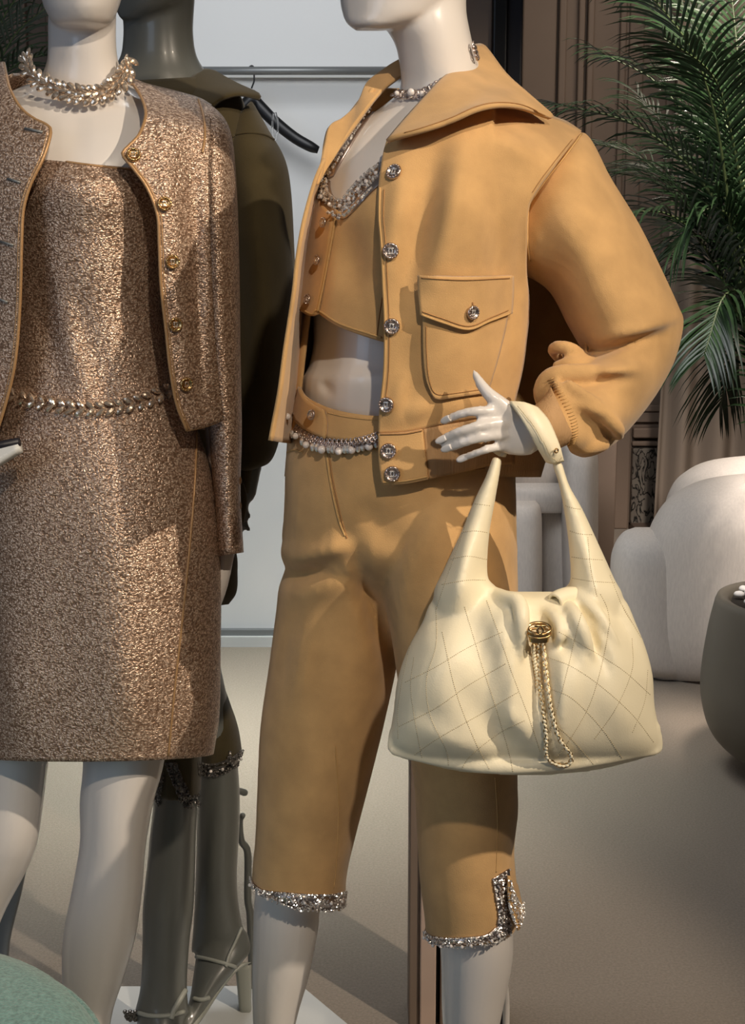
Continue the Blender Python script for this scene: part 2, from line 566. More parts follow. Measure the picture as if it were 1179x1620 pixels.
# dark walls further left
mb = MB(); mb.box((-2.5, 5.9, 1.6), (3.2, 0.1, 3.2)); struct(build('wall_left_back', mb, M['brown'], smooth=False))
for i in range(9):
    mb = MB(); mb.box((-1.15 - i * 0.13, 5.83, 1.6), (0.05, 0.05, 3.2)); o = build('wall_batten', mb, M['brown'], None, False, bevel=0.006)
    o.parent = bpy.data.objects['wall_left_back']
mb = MB(); mb.box((4.55, 3.0, 1.6), (0.1, 7.7, 3.2)); struct(build('wall_right', mb, M['beige'], smooth=False))

# curtains beside the panelled wall
def curtain(name, x0, x1, Y, n, amp, z1, label, lean=0.0):
    rows = []; k = n * 10
    for j in range(13):
        v = j / 12; z = z1 * (1 - v) + 0.01
        rows.append([Vector((lerp(x0, x1, i / k) + lean * v * (1 - i / k), Y + amp * (0.75 + 0.35 * v) * math.sin(2 * math.pi * n * i / k + 0.5 * math.sin(i * .21)), z)) for i in range(k + 1)])
    mb = MB(); mb.rings(rows, False, False)
    return tag(build(name, mb, M['curtain'], None, solid=0.006), label, 'curtain')
curtain('curtain', wx(1072, 6.3), wx(1185, 6.3) + 0.4, 6.35, 5, 0.045, 3.1, 'taupe floor-length curtain hanging behind the white armchair and palm', -0.05)

# ------------------------------------------------------------------ partition behind the tan outfit
YP = 2.25
part = thing('display_partition', 'narrow upright partition end with blush edge and black post behind tan trousers', 'partition')
def pil(name, xa, xb, m, d, dy=0.0):
    a, b = wx(xa, YP), wx(xb, YP)
    mb = MB(); mb.box(((a + b) / 2, YP + d / 2 + dy, 1.35), (b - a, d, 2.7))
    return build(name, mb, M[m], part, False, bevel=0.003)
pil('edge_moulding', 653, 672, 'beige', 0.10, -0.004)
pil('edge_panel', 672, 700, 'pink', 0.10, -0.012)
pil('shadow_gap', 700, 708, 'black', 0.08, 0.02)
pil('panel', 708, 774, 'beige', 0.10)
pil('post', 774, 796, 'black', 0.08, -0.01)
pil('post_flange', 796, 820.5, 'navy', 0.06)

# ------------------------------------------------------------------ clothes rail with hanger
rail = thing('clothes_rail', 'grey horizontal clothes rail fixed across the white display wall', 'rail')
RY = 4.60
z0 = P(400, 112, RY).z
mb = MB(); mb.tube([(-0.93, RY, z0), (0.33, RY, z0)], 0.013, 14); build('bar', mb, M['rail'], rail)
mb = MB(); mb.box((-0.30, YW - 0.012, P(400, 121, YW).z), (1.30, 0.024, 0.012)); build('wall_track', mb, M['platform'], rail, False)
for x in (-0.90, 0.30):
    mb = MB(); mb.tube([(x, RY, z0), (x, YW + 0.005, z0)], 0.009, 10); build('bracket', mb, M['rail'], rail)
hg = thing('clothes_hanger', 'black wooden clothes hanger hooked on the grey rail', 'hanger')
hk = [(398, 140), (402, 128), (402, 115), (402, 108), (399, 104), (395, 106), (394, 110)]
mb = MB(); mb.tube([P(x, y, RY) for x, y in resample(hk, 24)], 0.0026, 8); build('hook', mb, M['black'], hg)
mb = MB()
mb.tab([(312, 240, 318, 258, RY, 0.004), (330, 214, 335, 232, RY, 0.011), (365, 178, 370, 197, RY, 0.013), (398, 142, 400, 168, RY, 0.014),
        (415, 158, 408, 180, RY, 0.014), (440, 184, 432, 203, RY, 0.013), (470, 209, 462, 226, RY, 0.012), (495, 224, 488, 240, RY, 0.012), (506, 232, 502, 243, RY, 0.006)], 5, 14)
build('yoke', mb, M['black'], hg)
mb = MB(); q = [(433, 178), (431, 200), (434, 222), (438, 216), (440, 196), (436, 178)]
mb.tube([P(x, y, RY - 0.016) for x, y in resample(q, 24)], 0.0035, 8)
tag(build('hanger_strap', mb, M['clear'], None), 'clear plastic loop hanging over the arm of the black hanger', 'strap')

# ================================================================== mannequin in the tan suede outfit
tan = thing('mannequin', 'white mannequin in tan suede outfit with hand on its hip', 'mannequin')
TBR = [(150, 628, 775, 1.685, .055), (172, 600, 805, 1.685, .066), (200, 560, 850, 1.68, .08), (240, 522, 860, 1.67, .10), (300, 502, 830, 1.665, .12), (350, 492, 810, 1.665, .125), (420, 490, 800, 1.665, .112),
       (480, 494, 790, 1.67, .104), (540, 496, 785, 1.67, .10), (580, 488, 790, 1.67, .105), (612, 477, 800, 1.67, .112), (660, 465, 805, 1.67, .112), (720, 475, 800, 1.68, .10), (800, 490, 795, 1.69, .09)]
TB = Wrap(TBR)
mb = MB()
# head
mb.tab([(563, 49, 604, 49, 1.64, .012), (548, 36, 640, 44, 1.65, .045), (541, 18, 690, 30, 1.66, .062), (538, 0, 715, 10, 1.665, .07), (535, -40, 745, -30, 1.67, .078), (533, -90, 772, -85, 1.675, .084),
        (540, -140, 782, -140, 1.675, .086), (560, -190, 770, -190, 1.675, .08), (600, -232, 730, -232, 1.675, .06), (645, -252, 690, -252, 1.675, .02)], 6, 36)
# nose and lips, above the frame
mb.ptube([(540, -100, 1.655, 9), (528, -78, 1.65, 11), (520, -62, 1.648, 13), (534, -54, 1.65, 9)])
mb.ptube([(540, -30, 1.62, 6), (533, -28, 1.645, 8), (540, -26, 1.67, 6)])
# neck
mb.tab([(640, -40, 738, -40, 1.68, .06), (612, 20, 738, 10, 1.675, .062), (612, 46, 740, 30, 1.672, .06), (624, 68, 748, 68, 1.672, .056), (631, 95, 756, 95, 1.675, .055), (634, 130, 770, 130, 1.68, .056), (622, 165, 800, 165, 1.685, .06), (590, 195, 830, 195, 1.69, .06)], 6, 36)
mb.tab([(xl, y, xr, y, Yc, ry) for y, xl, xr, Yc, ry in TBR if y != 660], 5, 44, folds([(548, 170, 640, 150, 10, .004), (520, 520, 514, 640, 20, -.004), (520, 608, 522, 612, 6, -.014), (560, 500, 560, 640, 30, .004), (478, 560, 500, 640, 16, .003)]))
# legs
mb.tab([(500, 760, 640, 760, 1.70, .06), (465, 950, 620, 950, 1.69, .06), (430, 1150, 585, 1150, 1.69, .06), (412, 1340, 535, 1360, 1.69, .058), (402, 1430, 508, 1430, 1.70, .052), (400, 1490, 504, 1470, 1.70, .05),
        (399, 1545, 489, 1545, 1.705, .048), (400, 1612, 470, 1612, 1.71, .044), (408, 1720, 450, 1720, 1.715, .034), (413, 1800, 446, 1800, 1.715, .028)], 5, 28)
mb.tab([(650, 760, 785, 760, 1.67, .06), (665, 950, 795, 950, 1.64, .06), (675, 1150, 800, 1150, 1.615, .06), (680, 1340, 806, 1340, 1.605, .06), (694, 1470, 812, 1470, 1.60, .054), (698, 1530, 810, 1530, 1.60, .052),
        (700, 1612, 793, 1612, 1.605, .047), (712, 1740, 770, 1740, 1.61, .034), (720, 1860, 762, 1860, 1.61, .028)], 5, 28)
# feet in high pumps below the frame
mb.ptube([(430, 1790, 1.715, 17), (425, 1840, 1.70, 22), (405, 1890, 1.64, 20), (385, 1930, 1.58, 12)])
mb.ptube([(741, 1850, 1.61, 18), (735, 1900, 1.60, 23), (712, 1960, 1.54, 21), (690, 2000, 1.48, 12)])
# arms: the left one bends back to the hip, the right one hangs behind the jacket
mb.ptube([(820, 235, 1.69, 50), (850, 280, 1.69, 46), (920, 390, 1.70, 38), (985, 500, 1.70, 36), (990, 530, 1.69, 35), (950, 590, 1.64, 32), (912, 640, 1.585, 20), (880, 672, 1.505, 20), (855, 680, 1.485, 24)], 14)
mb.ptube([(585, 225, 1.74, 30), (565, 320, 1.80, 30), (555, 430, 1.83, 28), (557, 520, 1.83, 27), (562, 600, 1.81, 22), (570, 660, 1.77, 20)], 12)
# hand on the hip: palm, four fingers, thumb
mb.tab([(777, 648, 787, 713, 1.484, .008), (795, 641, 806, 720, 1.482, .011), (818, 643, 836, 721, 1.482, .013), (838, 650, 852, 712, 1.484, .015), (865, 652, 880, 700, 1.49, .017)], 5, 22)
FING = {'index': [(800, 656, 1.480, 10), (782, 652, 1.473, 9.5), (758, 650, 1.467, 8.4), (733, 654, 1.470, 7.8), (714, 661, 1.477, 7.4), (702, 667, 1.483, 6.4)],
        'middle': [(808, 672, 1.478, 10), (790, 670, 1.470, 9), (757, 674, 1.463, 8.3), (728, 682, 1.466, 7.8), (708, 691, 1.474, 7.4), (694, 698, 1.480, 6.3)],
        'ring': [(810, 690, 1.479, 9), (790, 688, 1.470, 8.6), (762, 692, 1.464, 8.1), (735, 700, 1.467, 7.6), (716, 707, 1.475, 7.2), (703, 712, 1.481, 6.2)],
        'little': [(806, 708, 1.481, 8.4), (788, 708, 1.473, 7.4), (768, 712, 1.468, 7.0), (750, 718, 1.472, 6.6), (738, 723, 1.478, 6.2), (729, 727, 1.482, 5.4)],
        'thumb': [(830, 672, 1.484, 15), (806, 652, 1.478, 15), (787, 635, 1.476, 12.5), (772, 622, 1.478, 10.5), (760, 606, 1.483, 8.6), (751, 590, 1.488, 5.6)]}
for k in FING: mb.ptube(FING[k], 12, 6)
body = union('body', mb, M['skin'], tan, 0.003, 3)
TBV = bvh(body)
# nails
NM = MB(); rings = []
for i in range(9):
    u = i / 8; x = -0.0068 + 0.0136 * u
    w = 0.0040 * (1 - max(0, u - .55) ** 2 * 2.2) * (0.82 + .18 * min(1, u * 4))
    rings.append([Vector((x, w * math.sin(a), 0.0022 * (math.cos(a) - .35))) for a in [math.pi * (j / 8 - .5) for j in range(9)]])
NM.rings(rings, False, False)
nail_me = NM.mesh('fingernail'); nail_me.materials.append(M['nail']); flat(nail_me)
for k in ('index', 'middle', 'ring', 'little'):
    a, b = FING[k][-2], FING[k][-1]
    px, py = lerp(a[0], b[0], .75), lerp(a[1], b[1], .75) - 1.0
    h = hit(TBV, px, py, 0.0004)
    if not h: continue
    p, n = h
    d = (P(*b[:3]) - P(*a[:3])); d = (d - n * d.dot(n)).normalized()
    mtx = Matrix((d, n.cross(d), n)).transposed().to_4x4(); mtx.translation = p - n * 0.0006
    o = bpy.data.objects.new('fingernail', nail_me); COL.objects.link(o); o.parent = tan; o.matrix_world = mtx
    m = o.modifiers.new('thickness', 'SOLIDIFY'); m.thickness = 0.0006
# calf rod
mb = MB(); mb.ptube([(795, 1530, 1.66, 5), (800, 1570, 1.69, 6), (801, 1620, 1.70, 6), (797, 1760, 1.70, 6), (792, 2080, 1.70, 6)])
build('support_rod', mb, M['skin'], tan)
mb = MB(); c = P(600, 2040, 1.66); mb.box((c.x, 1.66, 0.03), (0.62, 0.62, 0.06))
tag(build('display_plinth', mb, M['platform'], None, False, bevel=0.004), 'low pale grey plinth under the mannequin in tan suede', 'plinth')

# ------------------------------------------------------------------ trousers
tr = thing('cropped_trousers', 'tan suede cropped trousers with crystal trimmed hems', 'trousers')
FT = folds([(555, 850, 628, 1090, 15, -.024), (445, 895, 560, 858, 16, .012), (448, 925, 540, 885, 13, -.012), (450, 950, 600, 900, 22, .010), (520, 715, 549, 850, 5, -.004),
            (620, 1000, 650, 880, 20, .010), (470, 960, 440, 1080, 16, -.008), (480, 1000, 470, 1120, 22, .008), (452, 720, 470, 850, 14, .006), (700, 780, 640, 900, 24, .008), (560, 790, 620, 850, 20, -.006)])
mb = MB()
mb.tab([(473, 668, 806, 668, 1.672, .126), (459, 695, 812, 695, 1.672, .128), (452, 730, 815, 730, 1.672, .130), (450, 790, 817, 790, 1.67, .132), (447, 850, 818, 850, 1.67, .128), (446, 885, 818, 885, 1.668, .122), (475, 930, 800, 930, 1.67, .085), (540, 985, 760, 985, 1.675, .05), (600, 1030, 720, 1030, 1.68, .02)], 6, 52, FT)
mb.tab([(452, 800, 650, 800, 1.685, .10), (446, 850, 655, 850, 1.685, .106), (453, 890, 652, 890, 1.685, .10), (441, 930, 650, 930, 1.685, .098), (437, 965, 645, 965, 1.685, .094), (426, 1050, 629, 1050, 1.685, .092), (412, 1150, 607, 1150, 1.685, .088), (407, 1250, 582, 1250, 1.685, .084),
        (404, 1325, 561, 1330, 1.685, .078), (400, 1365, 549, 1385, 1.685, .076), (398, 1398, 547, 1434, 1.685, .076)], 6, 44, FT, bow=22)
mb.tab([(640, 700, 800, 700, 1.66, .06), (615, 770, 814, 770, 1.645, .092), (596, 860, 818, 860, 1.625, .105), (605, 930, 820, 930, 1.615, .104), (618, 1000, 820, 1000, 1.61, .10), (633, 1100, 820, 1100, 1.605, .094), (653, 1220, 819, 1220, 1.60, .086), (658, 1285, 820, 1285, 1.60, .08), (661, 1343, 814, 1343, 1.60, .076), (665, 1400, 818, 1400, 1.60, .074),
        (671, 1445, 823, 1440, 1.60, .074), (674, 1482, 815, 1474, 1.60, .074)], 6, 44, FT, bow=20)
legs = union('trouser_legs', mb, M['suede'], tr, 0.0035, 4)
LBV = bvh(legs)
# waistband with tab
WB = Wrap([(600, 470, 806, 1.67, .125), (640, 463, 808, 1.672, .128), (700, 455, 812, 1.672, .133)])
top = [(474, 611), (483, 626), (503, 638), (530, 648), (565, 655), (606, 658), (700, 655), (806, 640)]
bot = [(462, 648), (468, 664), (488, 680), (515, 692), (560, 698), (606, 699), (700, 697), (812, 690)]
D = lambda k: (lambda x, y, Y: k + WB.front(x, y))
z3 = lambda pts, Y=1.6: [(x, y, Y) for x, y in pts]
wb = build('waistband', coons(z3(top), z3(bot), z3([top[0], bot[0]]), z3([top[-1], bot[-1]]), 60, 8, D(-.001)), M['suede'], tr, solid=0.003)
tab_t = [(474, 612), (483, 629), (498, 641), (513, 649)]; tab_b = [(462, 650), (470, 668), (491, 684), (515, 694)]
build('waistband_tab', coons(z3(tab_t), z3(tab_b), z3([tab_t[0], tab_b[0]]), z3([tab_t[-1], (517, 670), tab_b[-1]]), 16, 8, D(-.006)), M['suede'], tr, solid=0.004)
WBV = bvh(wb)
strip(WBV, [(519, 653), (545, 659), (575, 663), (604, 665)], .0007, 'seam', M['suede_edge'], tr, lift=.0004)
strip(LBV, [(519, 700), (527, 760), (540, 820), (549, 852)], .0011, 'fly_seam', M['stitch'], tr, lift=.0)
strip(LBV, [(515, 700), (523, 760), (536, 820), (546, 848)], .0016, 'fly_edge', M['suede_edge'], tr, lift=.0004)
strip(LBV, [(453, 716), (466, 712), (480, 716)], .0012, 'pocket_seam', M['suede_edge'], tr, lift=.0)
strip(LBV, [(530, 1180), (535, 1280), (532, 1370), (528, 1405)], .0006, 'seam', M['suede_edge'], tr, lift=.0003)
strip(LBV, [(783, 1230), (787, 1300), (785, 1380)], .0006, 'seam', M['suede_edge'], tr, lift=.0003)
strip(LBV, [(680, 752), (760, 742), (775, 739)], .0006, 'seam', M['stitch'], tr, lift=.0003, count=20)


def trim_band(t, top, bottom, name, m, parent, dens, r0=2.0, r1=3.0, lift=0.002, pearls=0, pearl_r=4.0, seed=1, fallback=True, back=None):
    """band of tiny beads between two frame curves laid on a surface, with single pearls along its middle"""
    rnd = random.Random(seed)
    T, B = resample(top, 60), resample(bottom, 60)
    L = sum(math.hypot(a[0] - b[0], a[1] - b[1]) for a, b in zip(T, T[1:])); hgt = math.hypot(T[30][0] - B[30][0], T[30][1] - B[30][1])
    if back is not None:
        rows = []
        for v in (0, .5, 1):
            rows.append([(hit if not fallback else hit_near)(t, lerp(T[i][0], B[i][0], v), lerp(T[i][1], B[i][1], v), .0012)[0] for i in range(0, 61, 2)])
        q = MB(); q.rings(rows, False, False); build(name + '_backing', q, back, parent, solid=.002)
    mb = MB(); n = int(L * hgt * dens)
    for k in range(n):
        i = rnd.random() * 60; a = min(int(i), 59); u = i - a; v = rnd.random()
        if k < n * .25: v = 0.02 if k % 2 else 0.98
        x = lerp(lerp(T[a][0], T[a + 1][0], u), lerp(B[a][0], B[a + 1][0], u), v); y = lerp(lerp(T[a][1], T[a + 1][1], u), lerp(B[a][1], B[a + 1][1], u), v)
        h = (hit_near if fallback else hit)(t, x, y, lift)
        if not h: continue
        r = rnd.uniform(r0, r1) * h[0].y / F_PX
        mb.bead(h[0], r, rnd.random() * 1.5)
    stuff(build(name, mb, m, parent, smooth=False))
    if pearls:
        for k in range(pearls):
            i = int(60 * (k + .5) / pearls)
            h = (hit_near if fallback else hit)(t, (T[i][0] + B[i][0]) / 2, (T[i][1] + B[i][1]) / 2, lift + .002)
            if not h: continue
            o = bpy.data.objects.new('pearl', PEARL); COL.objects.link(o); o.parent = parent
            o.location = h[0]; o.scale = [pearl_r * h[0].y / F_PX] * 3


pm = MB(); pm.ball((0, 0, 0), 1.0, 12, 8); PEARL = pm.mesh('pearl'); PEARL.materials.append(M['pearl']); flat(PEARL)

trim_band(LBV, [(397, 1380), (403, 1398), (420, 1408), (450, 1411), (490, 1414), (525, 1414), (547, 1409)], [(400, 1402), (408, 1418), (425, 1428), (452, 1434), (490, 1439), (525, 1440), (546, 1434)], 'hem_trim', M['crystal'], tr, .13, 1.5, 2.5, .003, 9, 3.0, 3, back=M['silver'])
trim_band(LBV, [(671, 1466), (680, 1478), (705, 1483), (740, 1482), (768, 1478), (784, 1466)], [(675, 1485), (688, 1500), (710, 1504), (742, 1504), (772, 1498), (800, 1478)], 'hem_trim', M['crystal'], tr, .13, 1.5, 2.5, .003, 9, 3.0, 4, back=M['silver'])
trim_band(LBV, [(778, 1390), (783, 1420), (787, 1450), (784, 1474)], [(804, 1374), (806, 1410), (806, 1450), (806, 1480)], 'slit_trim', M['crystal'], tr, .13, 1.5, 2.5, .003, 0, 3, 5, back=M['silver'])
# loose flap beside the slit
fl = coons([(804, 1385, 1.545), (812, 1395, 1.56), (818, 1408, 1.60)], [(820, 1472, 1.535), (825, 1462, 1.56), (829, 1446, 1.60)], [(804, 1385, 1.545), (806, 1425, 1.54), (820, 1472, 1.535)], [(818, 1400, 1.60), (824, 1425, 1.60), (829, 1446, 1.60)], 8, 14)
flap = build('slit_flap', fl, M['suede'], tr, solid=.003)
FBV = bvh(flap)
trim_band(FBV, [(806, 1392), (812, 1412), (822, 1432), (827, 1428)], [(806, 1430), (812, 1452), (821, 1468), (829, 1446)], 'flap_trim', M['crystal'], tr, .14, 1.5, 2.5, .002, 0, 3, 6, False)

# ------------------------------------------------------------------ crop top
ct = thing('crop_top', 'tan suede crop top with crystal studded neckline under the open jacket', 'top')
CT = Wrap([(120, 580, 800, 1.69, .09), (200, 538, 840, 1.68, .10), (260, 510, 835, 1.67, .13), (300, 499, 830, 1.668, .143), (340, 491, 815, 1.668, .147), (380, 484, 805, 1.668, .142), (430, 476, 800, 1.668, .138), (485, 463, 795, 1.668, .136), (545, 458, 795, 1.668, .134)])
FC = folds([(545, 350, 585, 460, 26, -.010), (530, 380, 525, 490, 12, .004), (590, 330, 600, 520, 20, .006), (560, 370, 560, 480, 18, -.004)])
DC = lambda k: (lambda x, y, Y: k + CT.front(x, y) + FC(x, y))
ctop = [(531, 330), (546, 340), (562, 330), (580, 314), (597, 298), (620, 285), (680, 290)]
cbot = [(502, 494), (540, 518), (604, 540), (640, 545), (700, 548)]
pa = build('front_panel', coons(z3(ctop), z3(cbot), z3([ctop[0], (524, 380), (514, 440), cbot[0]]), z3([ctop[-1], (695, 400), cbot[-1]]), 34, 30, DC(0)), M['suede'], ct, solid=.003)
ptop = [(502, 297), (508, 318), (522, 334), (531, 338)]; pbot = [(464, 485), (478, 493), (493, 500), (503, 497)]
pb = build('placket', coons(z3(ptop), z3(pbot), z3([ptop[0], (489, 345), (483, 400), pbot[0]]), z3([ptop[-1], (526, 370), (515, 435), pbot[-1]]), 12, 30, DC(-.004)), M['suede'], ct, solid=.004)
CBV = bvh(pa, pb)
strip(CBV, [(530, 345), (524, 380), (513, 440), (502, 492)], .0016, 'placket_edge', M['suede_edge'], ct, lift=.001)
strip(CBV, [(605, 470), (600, 500), (596, 533)], .0007, 'seam', M['stitch'], ct, lift=.0003)
strip(CBV, [(467, 483), (493, 497), (503, 491), (540, 513), (604, 534)], .0013, 'hem_edge', M['suede_edge'], ct, lift=.0)
NB = bvh(body, pa, pb)
trim_band(NB, [(523, 286), (524, 300), (530, 312), (545, 319), (556, 306), (570, 290), (586, 275), (606, 262)], [(501, 292), (504, 312), (513, 327), (540, 346), (556, 338), (574, 320), (590, 303), (608, 287)], 'neckline_trim', M['crystal'], ct, .085, 2.0, 3.4, .006, 8, 3.4, 8, back=M['silver'])
trim_band(NB, [(612, 150), (590, 180), (566, 215), (545, 250), (528, 280)], [(606, 146), (583, 174), (558, 208), (534, 246), (506, 288)], 'strap_trim', M['crystal'], ct, .10, 2.0, 3.2, .006, 0, 3, 9, back=M['silver'])

# ------------------------------------------------------------------ ornate button, shared
def button_meshes():
    a = MB()
    prof = [(0, .10), (.45, .12), (.62, .16), (.72, .34), (.86, .42), (1.0, .30), (1.02, .05), (.9, -.08), (0, -.08)]
    rings = []
    for r, z in prof:
        rings.append([Vector((max(r, .001) * math.cos(2 * math.pi * j / 24) * (1 + .03 * (j % 2)), max(r, .001) * math.sin(2 * math.pi * j / 24) * (1 + .03 * (j % 2)), z)) for j in range(24)])
    a.rings(rings, True, True)
    for j in range(14):
        t = 2 * math.pi * j / 14; a.ball((.85 * math.cos(t), .85 * math.sin(t), .38), .15, 6, 4)
    b = MB()
    for s in (-1, 1):
        pts = [Vector((s * (.13 - .36 * math.cos(t)), .36 * math.sin(t), .26)) for t in [R(-130 + 260 * i / 16) for i in range(17)]]
        b.tube(pts, .085, 6)
    return a.mesh('button'), b.mesh('emblem')
BTN, EMB = button_meshes()


def buttons(t, spots, r_px, parent, m_body, m_emb, lift=.001):
    bm_, em_ = BTN.copy(), EMB.copy()
    bm_.materials.append(m_body); em_.materials.append(m_emb); flat(bm_); flat(em_)
    for x, y in spots:
        p, n = hit_near(t, x, y, lift)
        mt = frame_of(n); mt.translation = p
        s = r_px * p.y / F_PX
        o = bpy.data.objects.new('button', bm_); COL.objects.link(o); o.parent = parent; o.matrix_world = mt @ Matrix.Scale(s, 4)
        e = bpy.data.objects.new('emblem', em_); COL.objects.link(e); e.parent = o


buttons(CBV, [(517, 353), (507, 412), (492, 474)], 8, ct, M['silver'], M['crystal'], .004)
buttons(WBV, [(503, 657)], 8.5, tr, M['silver'], M['crystal'], .009)

# ------------------------------------------------------------------ tan suede jacket
jk = thing('suede_jacket', 'open tan suede bomber jacket with big collar and jewelled buttons', 'jacket')
TJR = [(60, 600, 790, 1.70, .09), (130, 560, 850, 1.69, .11), (200, 500, 945, 1.69, .145), (260, 478, 950, 1.68, .158), (330, 466, 915, 1.67, .166), (400, 458, 870, 1.665, .168),
       (480, 452, 846, 1.665, .166), (560, 447, 842, 1.665, .160), (620, 442, 836, 1.665, .152), (680, 438, 832, 1.665, .146), (765, 432, 830, 1.665, .144)]
TJ = Wrap(TJR)
FJ = folds([(690, 250, 640, 480, 26, -.016), (735, 225, 690, 440, 24, .012), (640, 240, 615, 420, 18, .006), (780, 250, 800, 560, 26, -.014), (828, 330, 815, 480, 16, -.010), (745, 300, 745, 420, 34, .008), (650, 520, 640, 640, 26, -.006),
            (800, 215, 850, 260, 20, .006), (828, 470, 822, 600, 14, .010), (700, 650, 780, 630, 16, .008), (640, 660, 680, 640, 14, .006), (620, 660, 640, 600, 12, .006), (760, 690, 790, 640, 12, -.006), (690, 676, 760, 672, 9, -.007)])
# the front panel's top edge runs over the shoulder under the collar
ytop = lambda x: 205 if x > 905 else lerp(160, 205, (x - 780) / 125.0) if x > 780 else 120
def DJ(k):
    def f(x, y, Y):
        d = TJ.front(x, y) + FJ(x, y) + k
        r = max(0.0, 1 - (y - ytop(x)) / 70.0)
        return d + .075 * r * r * (1 if x > 640 else max(0, (x - 600) / 40.0))
    return f
tp = [(613, 222), (655, 185), (700, 140), (745, 110), (800, 150), (871, 184), (896, 194), (919, 209)]
lf = [(613, 222), (606, 250), (600, 297), (599, 345), (602, 382), (605, 448), (608, 516), (607, 584), (601, 645), (599, 686)]
rt = [(919, 209), (878, 262), (850, 300), (835, 330), (833, 380), (832, 430), (836, 486), (831, 540), (825, 585), (812, 640), (806, 672)]
bt = [(599, 686), (640, 684), (676, 677), (720, 668), (771, 660), (806, 672)]
fp = build('front_panel', coons(z3(tp), z3(bt), z3(lf), z3(rt), 64, 90, DJ(0)), M['suede'], jk, solid=.004)
fq = [(x, y, DJ(0)(x, y, 0)) for x, y in resample(rt, 50)]
mb = MB(); mb.rings([[P(x - 2, y, Y + .002) for x, y, Y in fq], [P(x - 3, y, Y + .07) for x, y, Y in fq], [P(x - 5, y, Y + .14) for x, y, Y in fq]], False, False)
build('side_panel', mb, M['suede'], jk, solid=.003)
# waistband: smooth placket end, ribbed side
w1 = build('waistband', coons(z3([(599, 686), (640, 684), (668, 679)]), z3([(605, 766), (640, 765), (677, 758)]), z3([(599, 686), (600, 730), (605, 766)]), z3([(668, 679), (672, 715), (677, 758)]), 20, 16, DJ(-.003)), M['suede'], jk, solid=.005)
w2 = build('rib_waistband', coons(z3([(668, 679), (720, 668), (771, 660), (806, 655)]), z3([(677, 758), (720, 749), (771, 738), (812, 734)]), z3([(668, 679), (672, 715), (677, 758)]), z3([(806, 655), (812, 700), (812, 734)]), 28, 14, DJ(-.001)), M['suede_rib'], jk, solid=.004)
# back, seen under the arm and from behind
mb = MB(); rows = []
for j in range(25):
    y = lerp(140, 690, j / 24); xl, xr, Yc, ry = TJ.t(y)
    xl = Tab([(110, 612), (200, 540), (260, 522), (300, 508), (350, 494), (410, 483), (470, 478), (550, 468), (620, 460), (690, 452)])(y)[0]
    if y > 380: xr = lerp(xr, 965, min(1, (y - 380) / 60.0)) - max(0, y - 610) * .7
    xr = min(xr, 965) - 45 * max(0, 1 - abs(y - 250) / 110.0)
    if y < 230: xr = lerp(775, xr, (y - 140) / 90.0)
    rows.append([P((xl + xr) / 2 + (xr - xl) / 2 * math.sin(a), y, Yc + .02 - (.15 + .0) * math.cos(a)) for a in [R(lerp(58, 290, i / 40)) for i in range(41)]])
mb.rings(rows, False, False)
build('back_panel', mb, M['suede'], jk, solid=.004)
mb = MB(); rows = []
for j in range(9):
    y = lerp(668, 754, j / 8); xl, xr, Yc, ry = TJ.t(y)
    xr = 865 - max(0, (y - 715)) * .3
    rows.append([P((xl + xr) / 2 + (xr - xl) / 2 * math.sin(a), y, Yc + .02 - .125 * math.cos(a)) for a in [R(lerp(35, 245, i / 40)) for i in range(41)]])
mb.rings(rows, False, False)
build('rib_waistband', mb, M['suede_rib'], jk, solid=.005)
# the other front, swung open on the far side
lp = build('front_panel', coons([(512, 254, 1.565), (520, 235, 1.61), (532, 225, 1.68)], [(427, 697, 1.53), (456, 701, 1.64), (495, 700, 1.78)],
     [(512, 254, 1.565), (497, 290, 1.545), (480, 352, 1.53), (470, 410, 1.525), (464, 465, 1.525), (451, 550, 1.525), (442, 617, 1.525), (433, 665, 1.53), (427, 697, 1.53)],
     [(532, 225, 1.68), (515, 300, 1.74), (500, 400, 1.78), (500, 500, 1.80), (500, 600, 1.80), (495, 700, 1.78)], 16, 50), M['suede'], jk, solid=.004)
# sleeve on the bent arm
FS = folds([(905, 320, 950, 500, 40, .008), (860, 350, 890, 460, 22, -.008), (960, 330, 1030, 470, 40, -.004), (940, 540, 1050, 512, 12, .008), (1000, 580, 1060, 560, 26, -.008), (930, 588, 1020, 582, 14, .014), (900, 610, 1000, 620, 18, -.010),
            (920, 640, 985, 690, 20, .014), (905, 655, 960, 700, 12, -.012), (945, 620, 1010, 600, 20, .006), (1010, 560, 1070, 520, 14, -.008), (925, 566, 1046, 527, 6, -.014), (905, 606, 1000, 598, 8, -.016), (915, 650, 985, 694, 9, -.016), (940, 632, 1000, 668, 14, .010)])
mb = MB()
mb.tab([(815, 330, 888, 228, 1.69, .045), (798, 365, 927, 211, 1.685, .088), (806, 418, 968, 283, 1.672, .110), (866, 458, 1012, 355, 1.67, .108), (899, 516, 1050, 432, 1.665, .108), (924, 557, 1078, 494, 1.655, .10), (940, 562, 1080, 510, 1.655, .085)], 8, 40, FS)
mb.tab([(965, 505, 1070, 480, 1.665, .06), (935, 540, 1082, 508, 1.66, .088), (914, 563, 1070, 565, 1.645, .090), (892, 574, 1043, 618, 1.628, .090), (874, 586, 1006, 668, 1.605, .088), (864, 602, 966, 708, 1.58, .080), (860, 625, 928, 724, 1.56, .068), (868, 645, 903, 717, 1.545, .046)], 8, 40, FS)
